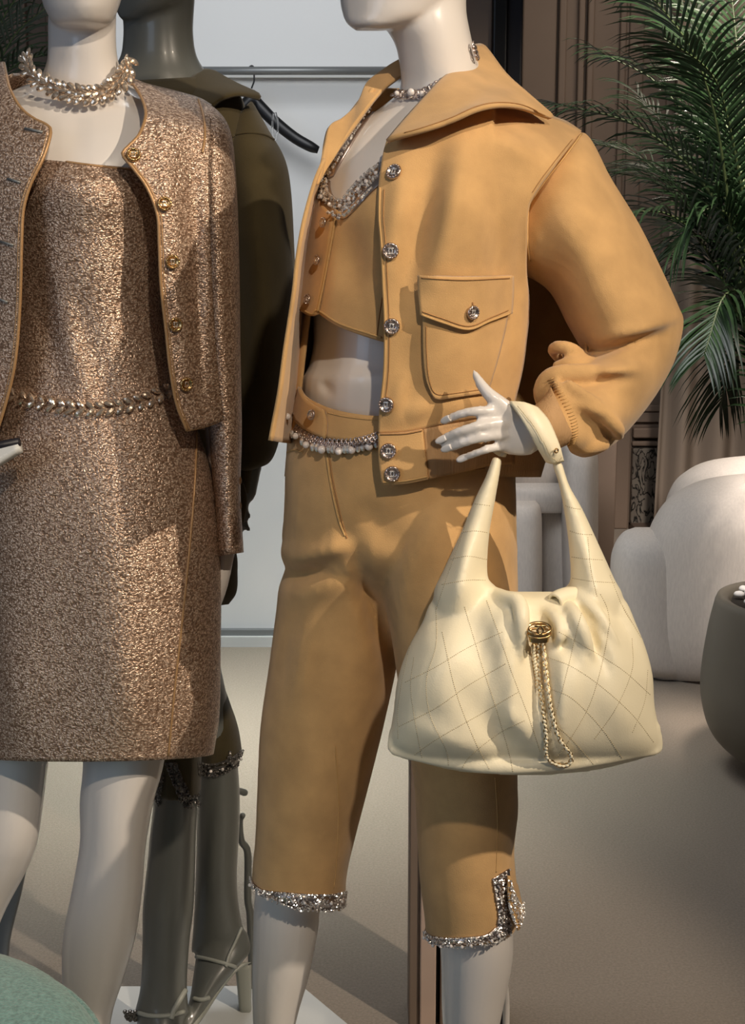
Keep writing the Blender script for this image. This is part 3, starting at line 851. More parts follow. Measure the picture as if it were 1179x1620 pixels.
# rolls of cloth in the crook of the arm
mb.ptube([(925, 566, 1.59, 9), (905, 553, 1.575, 11), (885, 549, 1.58, 11), (876, 554, 1.60, 10), (884, 566, 1.61, 9)], 12)
mb.ptube([(935, 572, 1.58, 11), (905, 575, 1.565, 12), (882, 580, 1.57, 10)], 12)
mb.ptube([(975, 588, 1.56, 9), (930, 590, 1.545, 15), (890, 592, 1.54, 16), (868, 600, 1.545, 16), (858, 620, 1.55, 15), (860, 642, 1.56, 11)], 14)
mb.ptube([(880, 605, 1.525, 6), (890, 625, 1.515, 7), (905, 650, 1.515, 7), (912, 672, 1.525, 8), (905, 700, 1.535, 8)], 12)
mb.ptube([(900, 610, 1.52, 10), (940, 640, 1.51, 12), (975, 675, 1.52, 12), (980, 690, 1.55, 8)], 12)
mb.ptube([(905, 690, 1.53, 10), (925, 705, 1.525, 14), (955, 703, 1.535, 12)], 12)
sl = union('sleeve', mb, M['suede'], jk, 0.0032, 3)
SBV = bvh(sl)
mb = MB(); mb.tab([(872, 612, 912, 700, 1.53, .048), (858, 630, 898, 704, 1.515, .046), (842, 645, 880, 712, 1.503, .040), (836, 652, 868, 714, 1.498, .036)], 6, 32)
cuff = build('rib_cuff', mb, M['suede_rib'], jk)
# far sleeve, mostly hidden behind the body
mb = MB(); mb.tab([(560, 200, 620, 180, 1.72, .05), (526, 245, 612, 215, 1.73, .075), (520, 300, 602, 300, 1.79, .08), (505, 420, 600, 420, 1.83, .07), (505, 540, 610, 540, 1.83, .07), (520, 640, 600, 640, 1.81, .05)], 6, 28)
build('sleeve', mb, M['suede'], jk)
# collar
cl = coons([(752, 72, 1.735), (768, 76, 1.735), (800, 118, 1.70), (835, 150, 1.665), (873, 183, 1.63)],
           [(613, 224, 1.528), (625, 219, 1.520), (671, 207, 1.508), (714, 192, 1.510), (752, 175, 1.520), (785, 168, 1.535), (824, 171, 1.565), (871, 188, 1.625)],
           [(752, 72, 1.735), (735, 100, 1.69), (699, 127, 1.63), (671, 157, 1.585), (637, 195, 1.55), (613, 224, 1.528)],
           [(873, 183, 1.63), (873, 186, 1.628), (871, 188, 1.625)], 50, 30, lambda x, y, Y: Y - .022 * math.sin(math.pi * min(1, max(0, (x - 625) / 245.0))) * math.sin(math.pi * min(1, max(0, (y - 70) / 125.0))))
c1 = build('collar', cl, M['suede'], jk, solid=.005)
KBV = bvh(c1)
strip(KBV, [(640, 211), (671, 202), (714, 187), (752, 170), (785, 163), (824, 166), (862, 182)], .0006, 'seam', M['stitch'], jk, lift=.0006)
c2 = build('collar', coons([(632, 95, 1.72), (612, 108, 1.71), (582, 131, 1.68), (572, 155, 1.66), (562, 171, 1.65), (540, 189, 1.625), (519, 203, 1.60), (512, 254, 1.57)],
           [(636, 118, 1.71), (606, 140, 1.67), (582, 168, 1.64), (555, 205, 1.61), (531, 245, 1.585), (514, 272, 1.575), (506, 284, 1.57), (500, 292, 1.56)],
           [(632, 95, 1.72), (640, 118, 1.71)], [(512, 254, 1.57), (500, 292, 1.56)], 40, 12), M['suede'], jk, solid=.005)
c3 = build('collar_stand', coons([(632, 95, 1.725), (660, 82, 1.755), (700, 74, 1.765), (735, 70, 1.76), (755, 72, 1.74)], [(636, 125, 1.72), (662, 120, 1.75), (700, 116, 1.76), (735, 112, 1.755), (752, 100, 1.735)],
           [(632, 95, 1.725), (636, 125, 1.72)], [(755, 72, 1.74), (752, 100, 1.735)], 24, 8), M['suede'], jk, solid=.005)
# pocket and flap, proud of the panel
JBV = bvh(fp, w1, w2)
def on_panel(lift):
    def f(x, y, Y):
        h = hit(JBV, x, y)
        return (h[0].y if h else Y) - lift
    return f
pk = build('pocket', coons(z3([(669, 480), (740, 492), (804, 480)]), z3([(683, 624), (692, 632), (720, 629), (770, 622)]), z3([(669, 480), (669, 540), (673, 595), (683, 624)]), z3([(804, 480), (798, 520), (784, 575), (770, 622)]), 30, 30, on_panel(.0045)), M['suede'], jk, solid=.005)
fl = build('pocket_flap', coons(z3([(663, 436), (735, 438), (810, 436)]), z3([(665, 498), (700, 510), (741, 522), (775, 508), (808, 496)]), z3([(663, 436), (663, 465), (665, 498)]), z3([(810, 436), (810, 465), (808, 496)]), 30, 20, on_panel(.010)), M['suede'], jk, solid=.006)
PBV = bvh(fl, pk)
def seam(t, pts, r=.0006, m='stitch', nm='seam', lift=.0004, count=50): return strip(t, pts, r, nm, M[m], jk, 5, lift, count)
seam(PBV, [(667, 440), (735, 443), (806, 440)]); seam(PBV, [(668, 493), (700, 504), (741, 516), (775, 503), (804, 491)])
seam(PBV, [(674, 515), (675, 560), (679, 600), (690, 623), (720, 622), (768, 615)])
seam(PBV, [(664, 497), (700, 510), (741, 521), (775, 508), (807, 496)], .0013, 'suede_edge', 'flap_edge', .0)
seam(JBV, [(608, 300), (607, 345), (610, 382), (613, 448), (616, 516), (615, 584), (609, 645)])
seam(JBV, [(601, 297), (600.5, 345), (603.5, 382), (606.5, 448), (609.5, 516), (608.5, 584), (603, 640)], .0016, 'suede_edge', 'front_edge', -.0002)
seam(JBV, [(602, 687), (640, 686), (668, 681)], .0009, 'stitch'); seam(JBV, [(669, 681), (673, 715), (678, 757)], .0009, 'stitch')
seam(JBV, [(606, 763), (640, 761), (676, 754)], .0012, 'suede_edge', 'hem_edge')
seam(bvh(sl, fp), [(920, 213), (895, 248), (868, 282), (849, 308), (838, 330), (836, 380), (839, 412)], .0012, 'suede_edge', 'armhole_seam', .001)
seam(bvh(sl, fp), [(905, 222), (880, 252), (858, 280), (842, 304)], .0005, 'stitch', 'seam', .001)
# elastic gathers where the sleeve meets the cuff
gb = bvh(sl, cuff); mb = MB()
for k in range(26):
    t = k / 25; x, y, _ = cr([(872, 600, 0), (884, 618, 0), (898, 642, 0), (908, 668, 0), (910, 690, 0), (903, 706, 0)], t)
    q = [hit(gb, x + dx, y + dy, .0006) for dx, dy in ((-5, 2), (0, 0), (4, -2))]
    if all(q): mb.tube([k_[0] for k_ in q], .0007, 5)
stuff(build('cuff_gathers', mb, M['suede_edge'], jk))
buttons(JBV, [(625, 274), (618, 397), (620, 516), (613, 640), (615, 713), (621, 749)], 12.5, jk, M['silver'], M['crystal'], .0015)
buttons(PBV, [(746, 494)], 11, jk, M['silver'], M['crystal'], .002)
mb = MB(); mb.tube([hit(PBV, 748, y, .0006)[0] for y in (478, 482, 486)], .0012, 6); build('buttonhole', mb, M['stitch'], jk)

# ------------------------------------------------------------------ jewellery of the tan outfit
LINK = MB(); LINK.tube([Vector((1.35 * math.cos(t), .85 * math.sin(t), .25 * math.sin(2 * t))) for t in [2 * math.pi * i / 14 for i in range(14)]], .30, 6, True)
LINK = LINK.mesh('link'); LINK.materials.append(M['silver']); flat(LINK)


def chain(t, pts, n, size_px, me, parent, name='link', lift=.003, tilt=.6, world=None):
    q = resample(pts, n)
    w = []
    for x, y in q:
        h = hit_near(t, x, y, lift)
        w.append(h)
    for i in range(n):
        p, nn = w[i]; d = (w[i + 1][0] - p)
        if d.length < 1e-6: continue
        d = (d - nn * d.dot(nn)).normalized()
        a = tilt if i % 2 else -tilt
        d2 = Matrix.Rotation(a, 3, nn) @ d
        mt = Matrix((d2, nn.cross(d2), nn)).transposed().to_4x4(); mt.translation = p
        o = bpy.data.objects.new(name, me); COL.objects.link(o); o.parent = parent
        o.matrix_world = mt @ Matrix.Scale(size_px * p.y / F_PX, 4)


def pearl_at(p, r, parent):
    o = bpy.data.objects.new('pearl', PEARL); COL.objects.link(o); o.parent = parent; o.location = p; o.scale = (r, r, r); return o


blt = thing('chain_belt', 'silver chain belt hung with pearls over the tan trouser waistband', 'belt')
HB = bvh(legs, wb)
CH = [(459, 642), (462, 660), (474, 677), (491, 690), (515, 698), (545, 700), (575, 696), (601, 688)]
chain(HB, CH, 52, 4.2, LINK, blt, 'link', .006, .9)
chain(HB, [(x, y + 5) for x, y in CH], 52, 4.0, LINK, blt, 'link', .006, -.9)
for x, y, r in ((455, 659, 5.5), (461, 672, 6), (465.5, 683, 5.5), (477, 693, 5.6), (493, 705, 6), (516.5, 711.5, 6.8), (542, 714, 6.4), (561.5, 712, 6.2), (587, 706, 6.8)):
    h = hit_near(HB, max(x, 457), y, .008); pearl_at(h[0] if x > 460 else P(x, y, 1.60), r * 1.56 / F_PX, blt)
for k, (x, y) in enumerate(((470, 690), (485, 700), (501, 708), (508, 709), (526, 711), (532, 711), (550, 711), (555, 711), (570, 709), (577, 707), (597, 702))):
    h = hit_near(HB, x, y, .006); mb = MB(); mb.ball(h[0], .0034, 8, 5, (1, 1, 1.5)); build('crystal_drop', mb, M['crystal'], blt, False)

ck = thing('pearl_choker', 'silver choker with pearls around the neck above the suede collar', 'necklace')
chain(TBV, [(609, 140), (622, 149), (645, 152), (670, 147), (702, 128)], 22, 4.6, LINK, ck, 'link', .005, .8)
chain(TBV, [(612, 146), (626, 155), (648, 157), (672, 152), (700, 135)], 22, 4.0, LINK, ck, 'link', .005, -.8)
chain(TBV, [(742, 74), (745, 84), (748, 96)], 6, 4.6, LINK, ck, 'link', .006, .8)
for x, y, r in ((614, 143, 5.5), (622, 154, 5), (634, 156, 4), (657, 148, 6), (672, 150, 4.5), (690, 137, 4.5)):
    h = hit_near(TBV, x, y, .008); pearl_at(h[0], r * 1.6 / F_PX, ck)

# ------------------------------------------------------------------ cream shoulder bag on the wrist
bag = thing('shoulder_bag', 'cream quilted leather slouchy bag with gold chain hanging from the wrist', 'bag')
FB = folds([(700, 960, 690, 1130, 40, .010), (760, 1010, 800, 1180, 26, -.012), (730, 1080, 800, 1200, 24, -.010), (780, 940, 800, 1040, 20, .010), (812, 945, 822, 1010, 14, .010), (845, 985, 855, 1150, 26, -.026), (872, 985, 905, 1040, 10, -.012),
            (888, 960, 925, 1040, 13, .012), (905, 960, 960, 1060, 11, -.010), (930, 950, 990, 1070, 20, .008), (950, 930, 1020, 1050, 9, -.010), (900, 1060, 870, 1180, 30, .010), (960, 1080, 1000, 1160, 30, .008), (660, 1060, 640, 1170, 20, .006), (650, 1150, 760, 1195, 18, .006),
            (790, 1150, 845, 1205, 18, -.010), (800, 1120, 830, 1180, 14, .008), (700, 920, 690, 1000, 16, -.006)])
mb = MB()
mb.tab([(720, 936, 965, 936, 1.475, .020), (684, 950, 990, 950, 1.47, .040), (668, 985, 1006, 985, 1.465, .055), (646, 1025, 1022, 1025, 1.46, .066), (629, 1075, 1033, 1068, 1.455, .074), (622, 1130, 1036, 1115, 1.455, .076), (617, 1170, 1044, 1165, 1.455, .066), (630, 1192, 1036, 1190, 1.458, .044), (680, 1203, 990, 1200, 1.46, .012)], 7, 64, FB, bow=26)
# corners and bottom
mb.ptube([(624, 1160, 1.45, 10), (618, 1186, 1.445, 5), (640, 1192, 1.44, 9), (700, 1203, 1.425, 11), (760, 1211, 1.415, 13), (823, 1213, 1.41, 13), (900, 1207, 1.415, 13), (960, 1199, 1.425, 11), (1010, 1190, 1.44, 10), (1043, 1186, 1.45, 6), (1036, 1150, 1.45, 10)], 14)
# left strap side rising to the hand, right side rising over the wrist
mb.tab([(690, 1000, 790, 1000, 1.462, .035), (686, 940, 788, 935, 1.465, .040), (700, 906, 772, 912, 1.468, .036), (730, 841, 774, 848, 1.472, .026), (752, 788, 783, 795, 1.475, .018), (768, 755, 789, 760, 1.477, .014), (780, 722, 795, 726, 1.480, .010)], 7, 36, folds([(745, 850, 720, 960, 16, .010), (770, 880, 760, 960, 14, -.006)]))
mb.tab([(890, 1000, 985, 1000, 1.468, .035), (897, 938, 986, 945, 1.472, .040), (903, 912, 972, 915, 1.474, .034), (900, 862, 948, 862, 1.477, .026), (893, 810, 922, 806, 1.478, .019), (884, 765, 901, 768, 1.476, .013), (873, 733, 889, 730, 1.472, .009)], 7, 36, folds([(925, 860, 945, 950, 12, .006)]))
# gathered mouth of the bag beside the clasp
for pth in ([(778, 935, 1.455, 10), (800, 946, 1.425, 13), (820, 952, 1.41, 14), (826, 985, 1.395, 13), (822, 1040, 1.40, 8)],
            [(795, 955, 1.43, 12), (800, 985, 1.41, 14), (792, 1040, 1.40, 8)],
            [(850, 962, 1.44, 8), (868, 968, 1.425, 10), (882, 980, 1.41, 11), (886, 1005, 1.40, 10), (878, 1022, 1.405, 6)],
            [(880, 958, 1.445, 9), (896, 958, 1.432, 12), (912, 978, 1.405, 13), (926, 1010, 1.398, 12), (938, 1050, 1.402, 6)],
            [(900, 940, 1.455, 9), (920, 945, 1.438, 12), (946, 972, 1.422, 12), (966, 1005, 1.416, 10), (982, 1035, 1.42, 6)],
            [(836, 968, 1.45, 5), (848, 962, 1.46, 5), (862, 966, 1.46, 5), (874, 955, 1.465, 4), (884, 945, 1.47, 5), (900, 930, 1.475, 6)]):
    mb.ptube(pth, 12)
bb = union('bag_body', mb, M['cream'], bag, 0.0028, 5)
BBV = bvh(bb)
mb = MB(); mb.ptube([(935, 955, 1.455, 13), (908, 944, 1.445, 14), (888, 946, 1.435, 13), (878, 952, 1.428, 12)], 20, 6, False); build('mouth_fold', mb, M['cream'], bag, solid=.003)
# strap lying over the wrist
mb = coons([(808, 638, 1.470), (830, 640, 1.463), (849, 647, 1.470)], [(866, 728, 1.467), (877, 731, 1.462), (890, 728, 1.468)],
           [(808, 638, 1.470), (820, 655, 1.457), (838, 683, 1.452), (853, 708, 1.456), (866, 728, 1.467)], [(849, 647, 1.470), (866, 667, 1.462), (879, 695, 1.458), (886, 713, 1.460), (890, 728, 1.468)], 10, 30)
st = build('strap', mb, M['cream'], bag, solid=.006)
mb = coons([(808, 638, 1.470), (830, 640, 1.463), (849, 647, 1.470)], [(780, 715, 1.515), (790, 722, 1.52), (798, 722, 1.515)], [(808, 638, 1.470), (800, 645, 1.50), (790, 690, 1.515), (780, 715, 1.515)], [(849, 647, 1.470), (835, 650, 1.51), (812, 690, 1.52), (798, 722, 1.515)], 8, 20)
build('strap', mb, M['cream'], bag, solid=.005)
SBV2 = bvh(st)
strip(SBV2, [(820, 645), (838, 665), (855, 690), (870, 718)], .0004, 'stitching', M['cream_thread'], bag, lift=.0032)
for x, y in ((877, 712),):
    p, n = hit_near(SBV2, x, y, .0035); mb = MB(); f = frame_of(n); mb.tube([p + f.to_3x3() @ Vector((.0022 * math.cos(t), .0022 * math.sin(t), 0)) for t in [2 * math.pi * i / 14 for i in range(14)]], .0009, 6, True); build('eyelet', mb, M['gold'], bag)
strip(SBV2, [(874, 722), (880, 728), (886, 721)], .0005, 'stitching', M['cream_thread'], bag, lift=.0032, count=12)

# quilting: dashed stitch lines over the leather
mb = MB()
def dash(pts, step=3.2, dutyr=.62):
    L = sum(math.hypot(b[0] - a[0], b[1] - a[1]) for a, b in zip(pts, pts[1:])); n = max(2, int(L / step))
    q = resample(pts, n * 2)
    for i in range(0, n * 2, 2):
        a, b = hit(BBV, *q[i][:2], .0001), hit(BBV, *q[i + 1][:2], .0001)
        if a and b and (a[0] - b[0]).length < .006: mb.tube([a[0], b[0]], .00042, 4)
QL = [[(800, 1050), (740, 1085), (690, 1120), (630, 1150)], [(820, 1095), (760, 1130), (690, 1170), (655, 1195)], [(795, 1000), (740, 1025), (690, 1055), (640, 1080)], [(830, 1140), (790, 1160), (745, 1195), (730, 1218)],
      [(690, 960), (690, 1020), (675, 1075), (680, 1130), (705, 1185), (710, 1212)], [(735, 960), (750, 1010), (765, 1060), (785, 1120), (805, 1190), (812, 1222)], [(700, 1000), (715, 1070), (730, 1120), (755, 1180), (775, 1218)], [(655, 1040), (650, 1090), (660, 1160), (668, 1200)],
      [(770, 950), (790, 1005), (812, 1070), (835, 1130), (855, 1190)], [(655, 1000), (640, 1060), (630, 1120), (630, 1170)],
      [(868, 1040), (905, 1055), (950, 1085), (1000, 1130), (1035, 1175)], [(870, 1090), (905, 1105), (950, 1150), (985, 1200)], [(885, 1000), (930, 1025), (985, 1060), (1030, 1100)], [(872, 1140), (905, 1170), (940, 1210)],
      [(920, 970), (910, 1010), (898, 1060), (885, 1110), (870, 1160)], [(965, 985), (955, 1040), (935, 1110), (905, 1165), (880, 1200)], [(1000, 1010), (1000, 1060), (975, 1120), (940, 1170)], [(950, 940), (960, 960), (965, 985)], [(1025, 1060), (1020, 1110), (1000, 1160)],
      [(898, 880), (925, 884), (955, 886)], [(902, 840), (920, 845), (938, 846)], [(906, 915), (940, 920), (974, 922)], [(895, 800), (908, 804), (920, 806)], [(930, 850), (935, 900), (945, 945)], [(965, 910), (985, 960), (1000, 985)], [(985, 958), (1000, 985), (1015, 1010)],
      [(775, 800), (760, 798), (750, 797)], [(774, 843), (752, 840), (732, 842)], [(770, 885), (740, 880), (712, 885)], [(768, 918), (740, 918), (698, 925)], [(745, 800), (730, 850), (705, 920), (690, 965)]]
for l in QL: dash(l)
stuff(build('quilt_stitching', mb, M['cream_thread'], bag))

# gold clasp
cl_ = thing
mb = MB()
c = P(853, 998, 1.392)
def circ(cx, cy, cz, rx, rz, a0=0, a1=360, n=24, dy=0): return [Vector((cx + rx * math.cos(R(lerp(a0, a1, i / n))), cz + dy * math.sin(R(lerp(a0, a1, i / n))), cy + rz * math.sin(R(lerp(a0, a1, i / n))))) for i in range(n + (0 if abs(a1 - a0) == 360 else 1))]
s = 1.392 / F_PX
mb.tube(circ(c.x, c.z + 4 * s, c.y, 19 * s, 7 * s, dy=.006), .0018, 8, True)
mb.tube(circ(c.x, c.z - 4 * s, c.y, 19 * s, 6 * s, dy=.006), .0015, 8, True)
rows = []
for z, r in ((-4, 18.5), (-10, 17.5), (-18, 15.5)):
    rows.append([Vector((c.x + r * s * math.cos(t), c.y + .006 * math.sin(t) - .001, c.z + z * s)) for t in [2 * math.pi * i / 28 for i in range(28)]])
mb.rings(rows, True, False)
clasp = build('clasp', mb, M['gold'], bag)
mb = MB()
for sg in (-1, 1):
    pts = [Vector((c.x + s * sg * (4.0 - 8.5 * math.cos(t)), c.y - .009, c.z + s * (5 + 7.5 * math.sin(t)))) for t in [R(-128 + 256 * i / 18) for i in range(19)]]
    mb.tube(pts, .0014, 8)
o = build('emblem', mb, M['gold'], clasp)
# hanging chain woven with leather
CHN = [(862, 1008), (867, 1050), (873, 1100), (880, 1150), (888, 1172), (901, 1186), (904, 1202), (894, 1211), (882, 1210), (868, 1199), (863, 1186), (866, 1160), (862, 1115), (857, 1070), (853, 1030), (850, 1012)]
CHN2 = [(840, 1020), (843, 1055), (849, 1080), (856, 1092)]
GL = MB(); GL.tube([Vector((1.5 * math.cos(t), .9 * math.sin(t), 0)) for t in [2 * math.pi * i / 14 for i in range(14)]], .38, 6, True)
GL = GL.mesh('chain_link'); GL.materials.append(M['gold']); flat(GL)
def bag_chain(pts, n, sz):
    q = resample(pts, n); w = []
    for i, (x, y) in enumerate(q):
        h = hit_near(BBV, x, y, .0045); w.append(h[0] if h[0].y < 1.46 else P(x, y, 1.40))
    for k in range(3):
        w = [w[0]] + [(w[i - 1] + w[i] * 2 + w[i + 1]) / 4 for i in range(1, n)] + [w[-1]]
    for i in range(n):
        d = (w[i + 1] - w[i]).normalized(); a = Vector((0, -1, 0)); a = (a - d * a.dot(d)).normalized()
        if i % 2: a = Matrix.Rotation(R(70), 3, d) @ a
        mt = Matrix((d, a.cross(d), a)).transposed().to_4x4(); mt.translation = (w[i] + w[i + 1]) / 2
        o = bpy.data.objects.new('chain_link', GL); COL.objects.link(o); o.parent = bag; o.matrix_world = mt @ Matrix.Scale(sz * 1.4 / F_PX, 4)
    mb = MB(); L = []
    fine = resample([(p.x, p.z, p.y) for p in w], n * 4)
    mb.tube([Vector((x + .0008 * math.sin(i * 1.57), y - .0006 + .0008 * math.cos(i * 1.57), z)) for i, (x, z, y) in enumerate(fine)], .0016, 6)
    build('chain_leather', mb, M['cream'], bag)
bag_chain(CHN, 66, 3.5); bag_chain(CHN2, 14, 3.0)

# ================================================================== mannequin in the gold tweed outfit
gm = thing('mannequin', 'white mannequin in gold tweed jacket and dress', 'mannequin')
GBR = [(132, 45, 203, 1.86, .045), (158, -10, 245, 1.855, .062), (190, -55, 300, 1.845, .082), (230, -50, 295, 1.835, .10), (300, -20, 270, 1.83, .11), (380, 5, 255, 1.83, .105), (500, 15, 245, 1.83, .092), (600, 5, 265, 1.83, .10), (700, -20, 310, 1.83, .11), (800, -20, 320, 1.83, .10)]
mb = MB()
mb.tab([(105, 46, 158, 46, 1.79, .015), (84, 36, 178, 34, 1.80, .055), (74, 20, 188, 12, 1.805, .075), (66, 0, 193, -5, 1.81, .085), (55, -60, 205, -60, 1.815, .095), (52, -120, 208, -120, 1.82, .10), (65, -180, 195, -180, 1.82, .09), (105, -220, 155, -220, 1.82, .04)], 6, 36)
mb.ptube([(125, -60, 1.72, 8), (125, -35, 1.71, 11), (125, -25, 1.73, 8)]); mb.ptube([(108, -2, 1.735, 4), (126, -3, 1.728, 6), (144, -2, 1.735, 4)])
mb.tab([(80, -30, 185, -30, 1.84, .055), (76, 30, 184, 25, 1.84, .055), (76, 70, 184, 70, 1.84, .052), (73, 100, 188, 100, 1.845, .053), (60, 130, 200, 130, 1.85, .055), (40, 158, 222, 158, 1.855, .058)], 6, 36)
mb.tab([(xl, y, xr, y, Yc, ry) for y, xl, xr, Yc, ry in GBR], 5, 44, folds([(40, 180, 110, 160, 10, .004), (150, 162, 225, 178, 10, .004), (130, 165, 128, 240, 12, -.004)]))
mb.tab([(-70, 800, 110, 800, 1.83, .08), (-60, 1000, 100, 1000, 1.83, .078), (-50, 1190, 79, 1190, 1.83, .068), (-45, 1255, 71, 1255, 1.825, .064), (-52, 1329, 60, 1329, 1.815, .058), (-66, 1378, 42, 1378, 1.82, .055), (-90, 1456, 2, 1456, 1.84, .05), (-105, 1560, -30, 1560, 1.86, .045), (-105, 1700, -50, 1700, 1.87, .035), (-100, 1830, -60, 1830, 1.87, .028)], 5, 26)
mb.tab([(120, 800, 300, 800, 1.81, .085), (125, 1000, 290, 1000, 1.80, .08), (131, 1195, 262, 1195, 1.79, .068), (126, 1265, 243, 1270, 1.785, .064), (126, 1335, 231, 1340, 1.78, .058), (113, 1411, 225, 1411, 1.785, .055), (100, 1479, 214, 1485, 1.79, .054), (98, 1550, 194, 1553, 1.795, .05), (107, 1613, 176, 1613, 1.80, .044), (118, 1720, 165, 1720, 1.80, .034), (122, 1820, 160, 1820, 1.80, .028)], 5, 28)
mb.ptube([(-80, 1820, 1.87, 17), (-80, 1860, 1.85, 22), (-85, 1910, 1.78, 20), (-88, 1950, 1.72, 11)]); mb.ptube([(141, 1810, 1.80, 17), (140, 1850, 1.78, 22), (135, 1905, 1.71, 20), (132, 1945, 1.65, 11)])
mb.ptube([(285, 190, 1.85, 34), (325, 250, 1.845, 34), (338, 450, 1.84, 28), (346, 660, 1.835, 24), (356, 840, 1.82, 19), (353, 885, 1.815, 17), (340, 930, 1.81, 20), (325, 985, 1.81, 14)], 12)
mb.ptube([(-40, 190, 1.85, 34), (-80, 260, 1.85, 34), (-100, 450, 1.84, 28), (-100, 560, 1.82, 26), (-80, 660, 1.74, 22), (-60, 715, 1.68, 18), (-30, 720, 1.665, 12)], 12)
gbody = union('body', mb, M['skin'], gm, 0.0038, 3)
GBV = bvh(gbody)
mb = MB(); mb.box((P(60, 1950, 1.8).x, 1.80, 0.03), (0.55, 0.34, 0.06))
tag(build('display_plinth', mb, M['platform'], None, False, bevel=.004), 'low pale grey plinth under the mannequin in gold tweed', 'plinth')

# dress
gd = thing('tweed_dress', 'gold metallic tweed sheath dress with knee-length skirt', 'dress')
FG = folds([(60, 420, 100, 620, 20, -.006), (120, 470, 170, 640, 22, -.005), (90, 440, 130, 620, 16, .005), (40, 300, 230, 310, 40, .010), (20, 1000, 20, 1180, 40, .008), (200, 700, 190, 1100, 50, .006), (100, 720, 90, 1180, 60, -.006), (320, 1050, 330, 1190, 20, .008), (205, 1000, 200, 1190, 40, .010)])
mb = MB()
mb.tab([(18, 246, 246, 268, 1.825, .112), (2, 300, 262, 305, 1.82, .122), (8, 400, 258, 400, 1.82, .118), (14, 500, 256, 500, 1.82, .108), (2, 600, 275, 600, 1.82, .112), (-22, 665, 305, 665, 1.82, .122), (-44, 760, 334, 760, 1.815, .135), (-52, 880, 347, 880, 1.81, .14), (-50, 1030, 347, 1030, 1.81, .138), (-46, 1130, 345, 1130, 1.81, .134), (-38, 1196, 336, 1192, 1.81, .13)], 10, 72, FG, cap=False, bow=10, bow0=3)
dr = build('dress_body', mb, M['tweed'], gd, solid=.004)
DBV = bvh(dr)
strip(DBV, [(311, 680), (308, 760), (300, 860), (288, 980), (276, 1090), (266, 1196)], .0016, 'side_piping', M['piping'], gd, lift=.0006)
strip(DBV, [(60, 249), (127, 259), (212, 269)], .0014, 'neck_binding', M['piping'], gd, lift=.0)

# jacket
gj = thing('tweed_jacket', 'open gold metallic tweed jacket with gold piping and round buttons', 'jacket')
GJ = Wrap([(90, -60, 270, 1.87, .07), (130, -80, 330, 1.865, .10), (170, -95, 370, 1.86, .13), (230, -100, 388, 1.85, .155), (300, -100, 390, 1.845, .17), (400, -100, 390, 1.84, .172), (500, -100, 390, 1.84, .168), (600, -105, 392, 1.84, .168), (700, -110, 395, 1.84, .168)])
FGJ = folds([(290, 200, 310, 520, 22, -.008), (265, 220, 290, 600, 18, .006), (320, 300, 325, 600, 16, .008), (310, 250, 318, 640, 12, -.008)])
def DG(k):
    def f(x, y, Y):
        yt = lerp(128, 168, min(1, max(0, (x - 208) / 130.0))) if x > 100 else lerp(104, 140, min(1, max(0, (10 - x) / 90.0)))
        r = max(0.0, 1 - (y - yt) / 55.0)
        return GJ.front(x, y) + FGJ(x, y) + k + .06 * r * r
    return f
ge = [(208, 129), (225, 156), (231, 182), (221, 212), (206, 229), (194, 242), (199, 252), (210, 265), (233, 297), (249, 339), (252, 382), (255, 451), (263, 522), (269, 579), (279, 636), (296, 681)]
gp = build('front_panel', coons(z3([(208, 129), (240, 137), (280, 147), (314, 157), (334, 168)]), z3([(296, 681), (315, 677), (336, 671), (352, 664)]), z3(ge), z3([(334, 168), (330, 260), (332, 400), (340, 550), (352, 664)]), 36, 90, DG(-.002)), M['tweed'], gj, solid=.005)
le = [(6, 100), (9, 115), (16, 142), (32, 170), (52, 187), (74, 198), (80, 210), (69, 248), (48, 292), (37, 331), (34, 380), (31, 487), (23, 576), (7, 644), (-8, 690)]
gl = build('front_panel', coons(z3([(-85, 140), (-50, 118), (-20, 105), (6, 100)]), z3([(-110, 690), (-70, 694), (-35, 694), (-8, 690)]), z3([(-85, 140), (-98, 250), (-98, 400), (-102, 550), (-110, 690)]), z3(le), 30, 90, DG(-.002)), M['tweed'], gj, solid=.005)
mb = MB(); rows = []
for j in range(21):
    y = lerp(118, 680, j / 20); xl, xr, Yc, ry = GJ.t(y)
    k = min(1, max(.0, (y - 118) / 60.0)); xl = lerp(20, xl, k); xr = lerp(190, 340, k)
    rows.append([P((xl + xr) / 2 + (xr - xl) / 2 * math.sin(a), y, Yc + .02 - .13 * math.cos(a)) for a in [R(lerp(80, 280, i / 36)) for i in range(37)]])
mb.rings(rows, False, False); build('back_panel', mb, M['tweed'], gj, solid=.004)
mb = MB(); mb.tab([(300, 190, 316, 166, 1.85, .03), (302, 212, 341, 174, 1.845, .056), (306, 250, 364, 212, 1.835, .075), (312, 320, 373, 300, 1.83, .078), (316, 420, 377, 420, 1.828, .074), (322, 560, 379, 560, 1.825, .068), (332, 680, 381, 680, 1.82, .062), (339, 780, 379, 780, 1.815, .055), (344, 880, 384, 874, 1.81, .05)], 8, 36, folds([(330, 250, 345, 520, 14, .006), (360, 300, 362, 640, 8, -.004)]), cap=False)
gs = build('sleeve', mb, M['tweed'], gj, solid=.003)
mb = MB(); mb.tab([(-50, 165, -62, 185, 1.85, .03), (-95, 195, -60, 230, 1.845, .06), (-128, 320, -66, 320, 1.83, .075), (-135, 450, -70, 450, 1.82, .075), (-130, 580, -65, 560, 1.79, .065), (-105, 680, -50, 640, 1.73, .05), (-85, 715, -50, 690, 1.69, .04)], 8, 30, cap=False)
build('sleeve', mb, M['tweed'], gj, solid=.003)
GJV = bvh(gp, gl, gs)
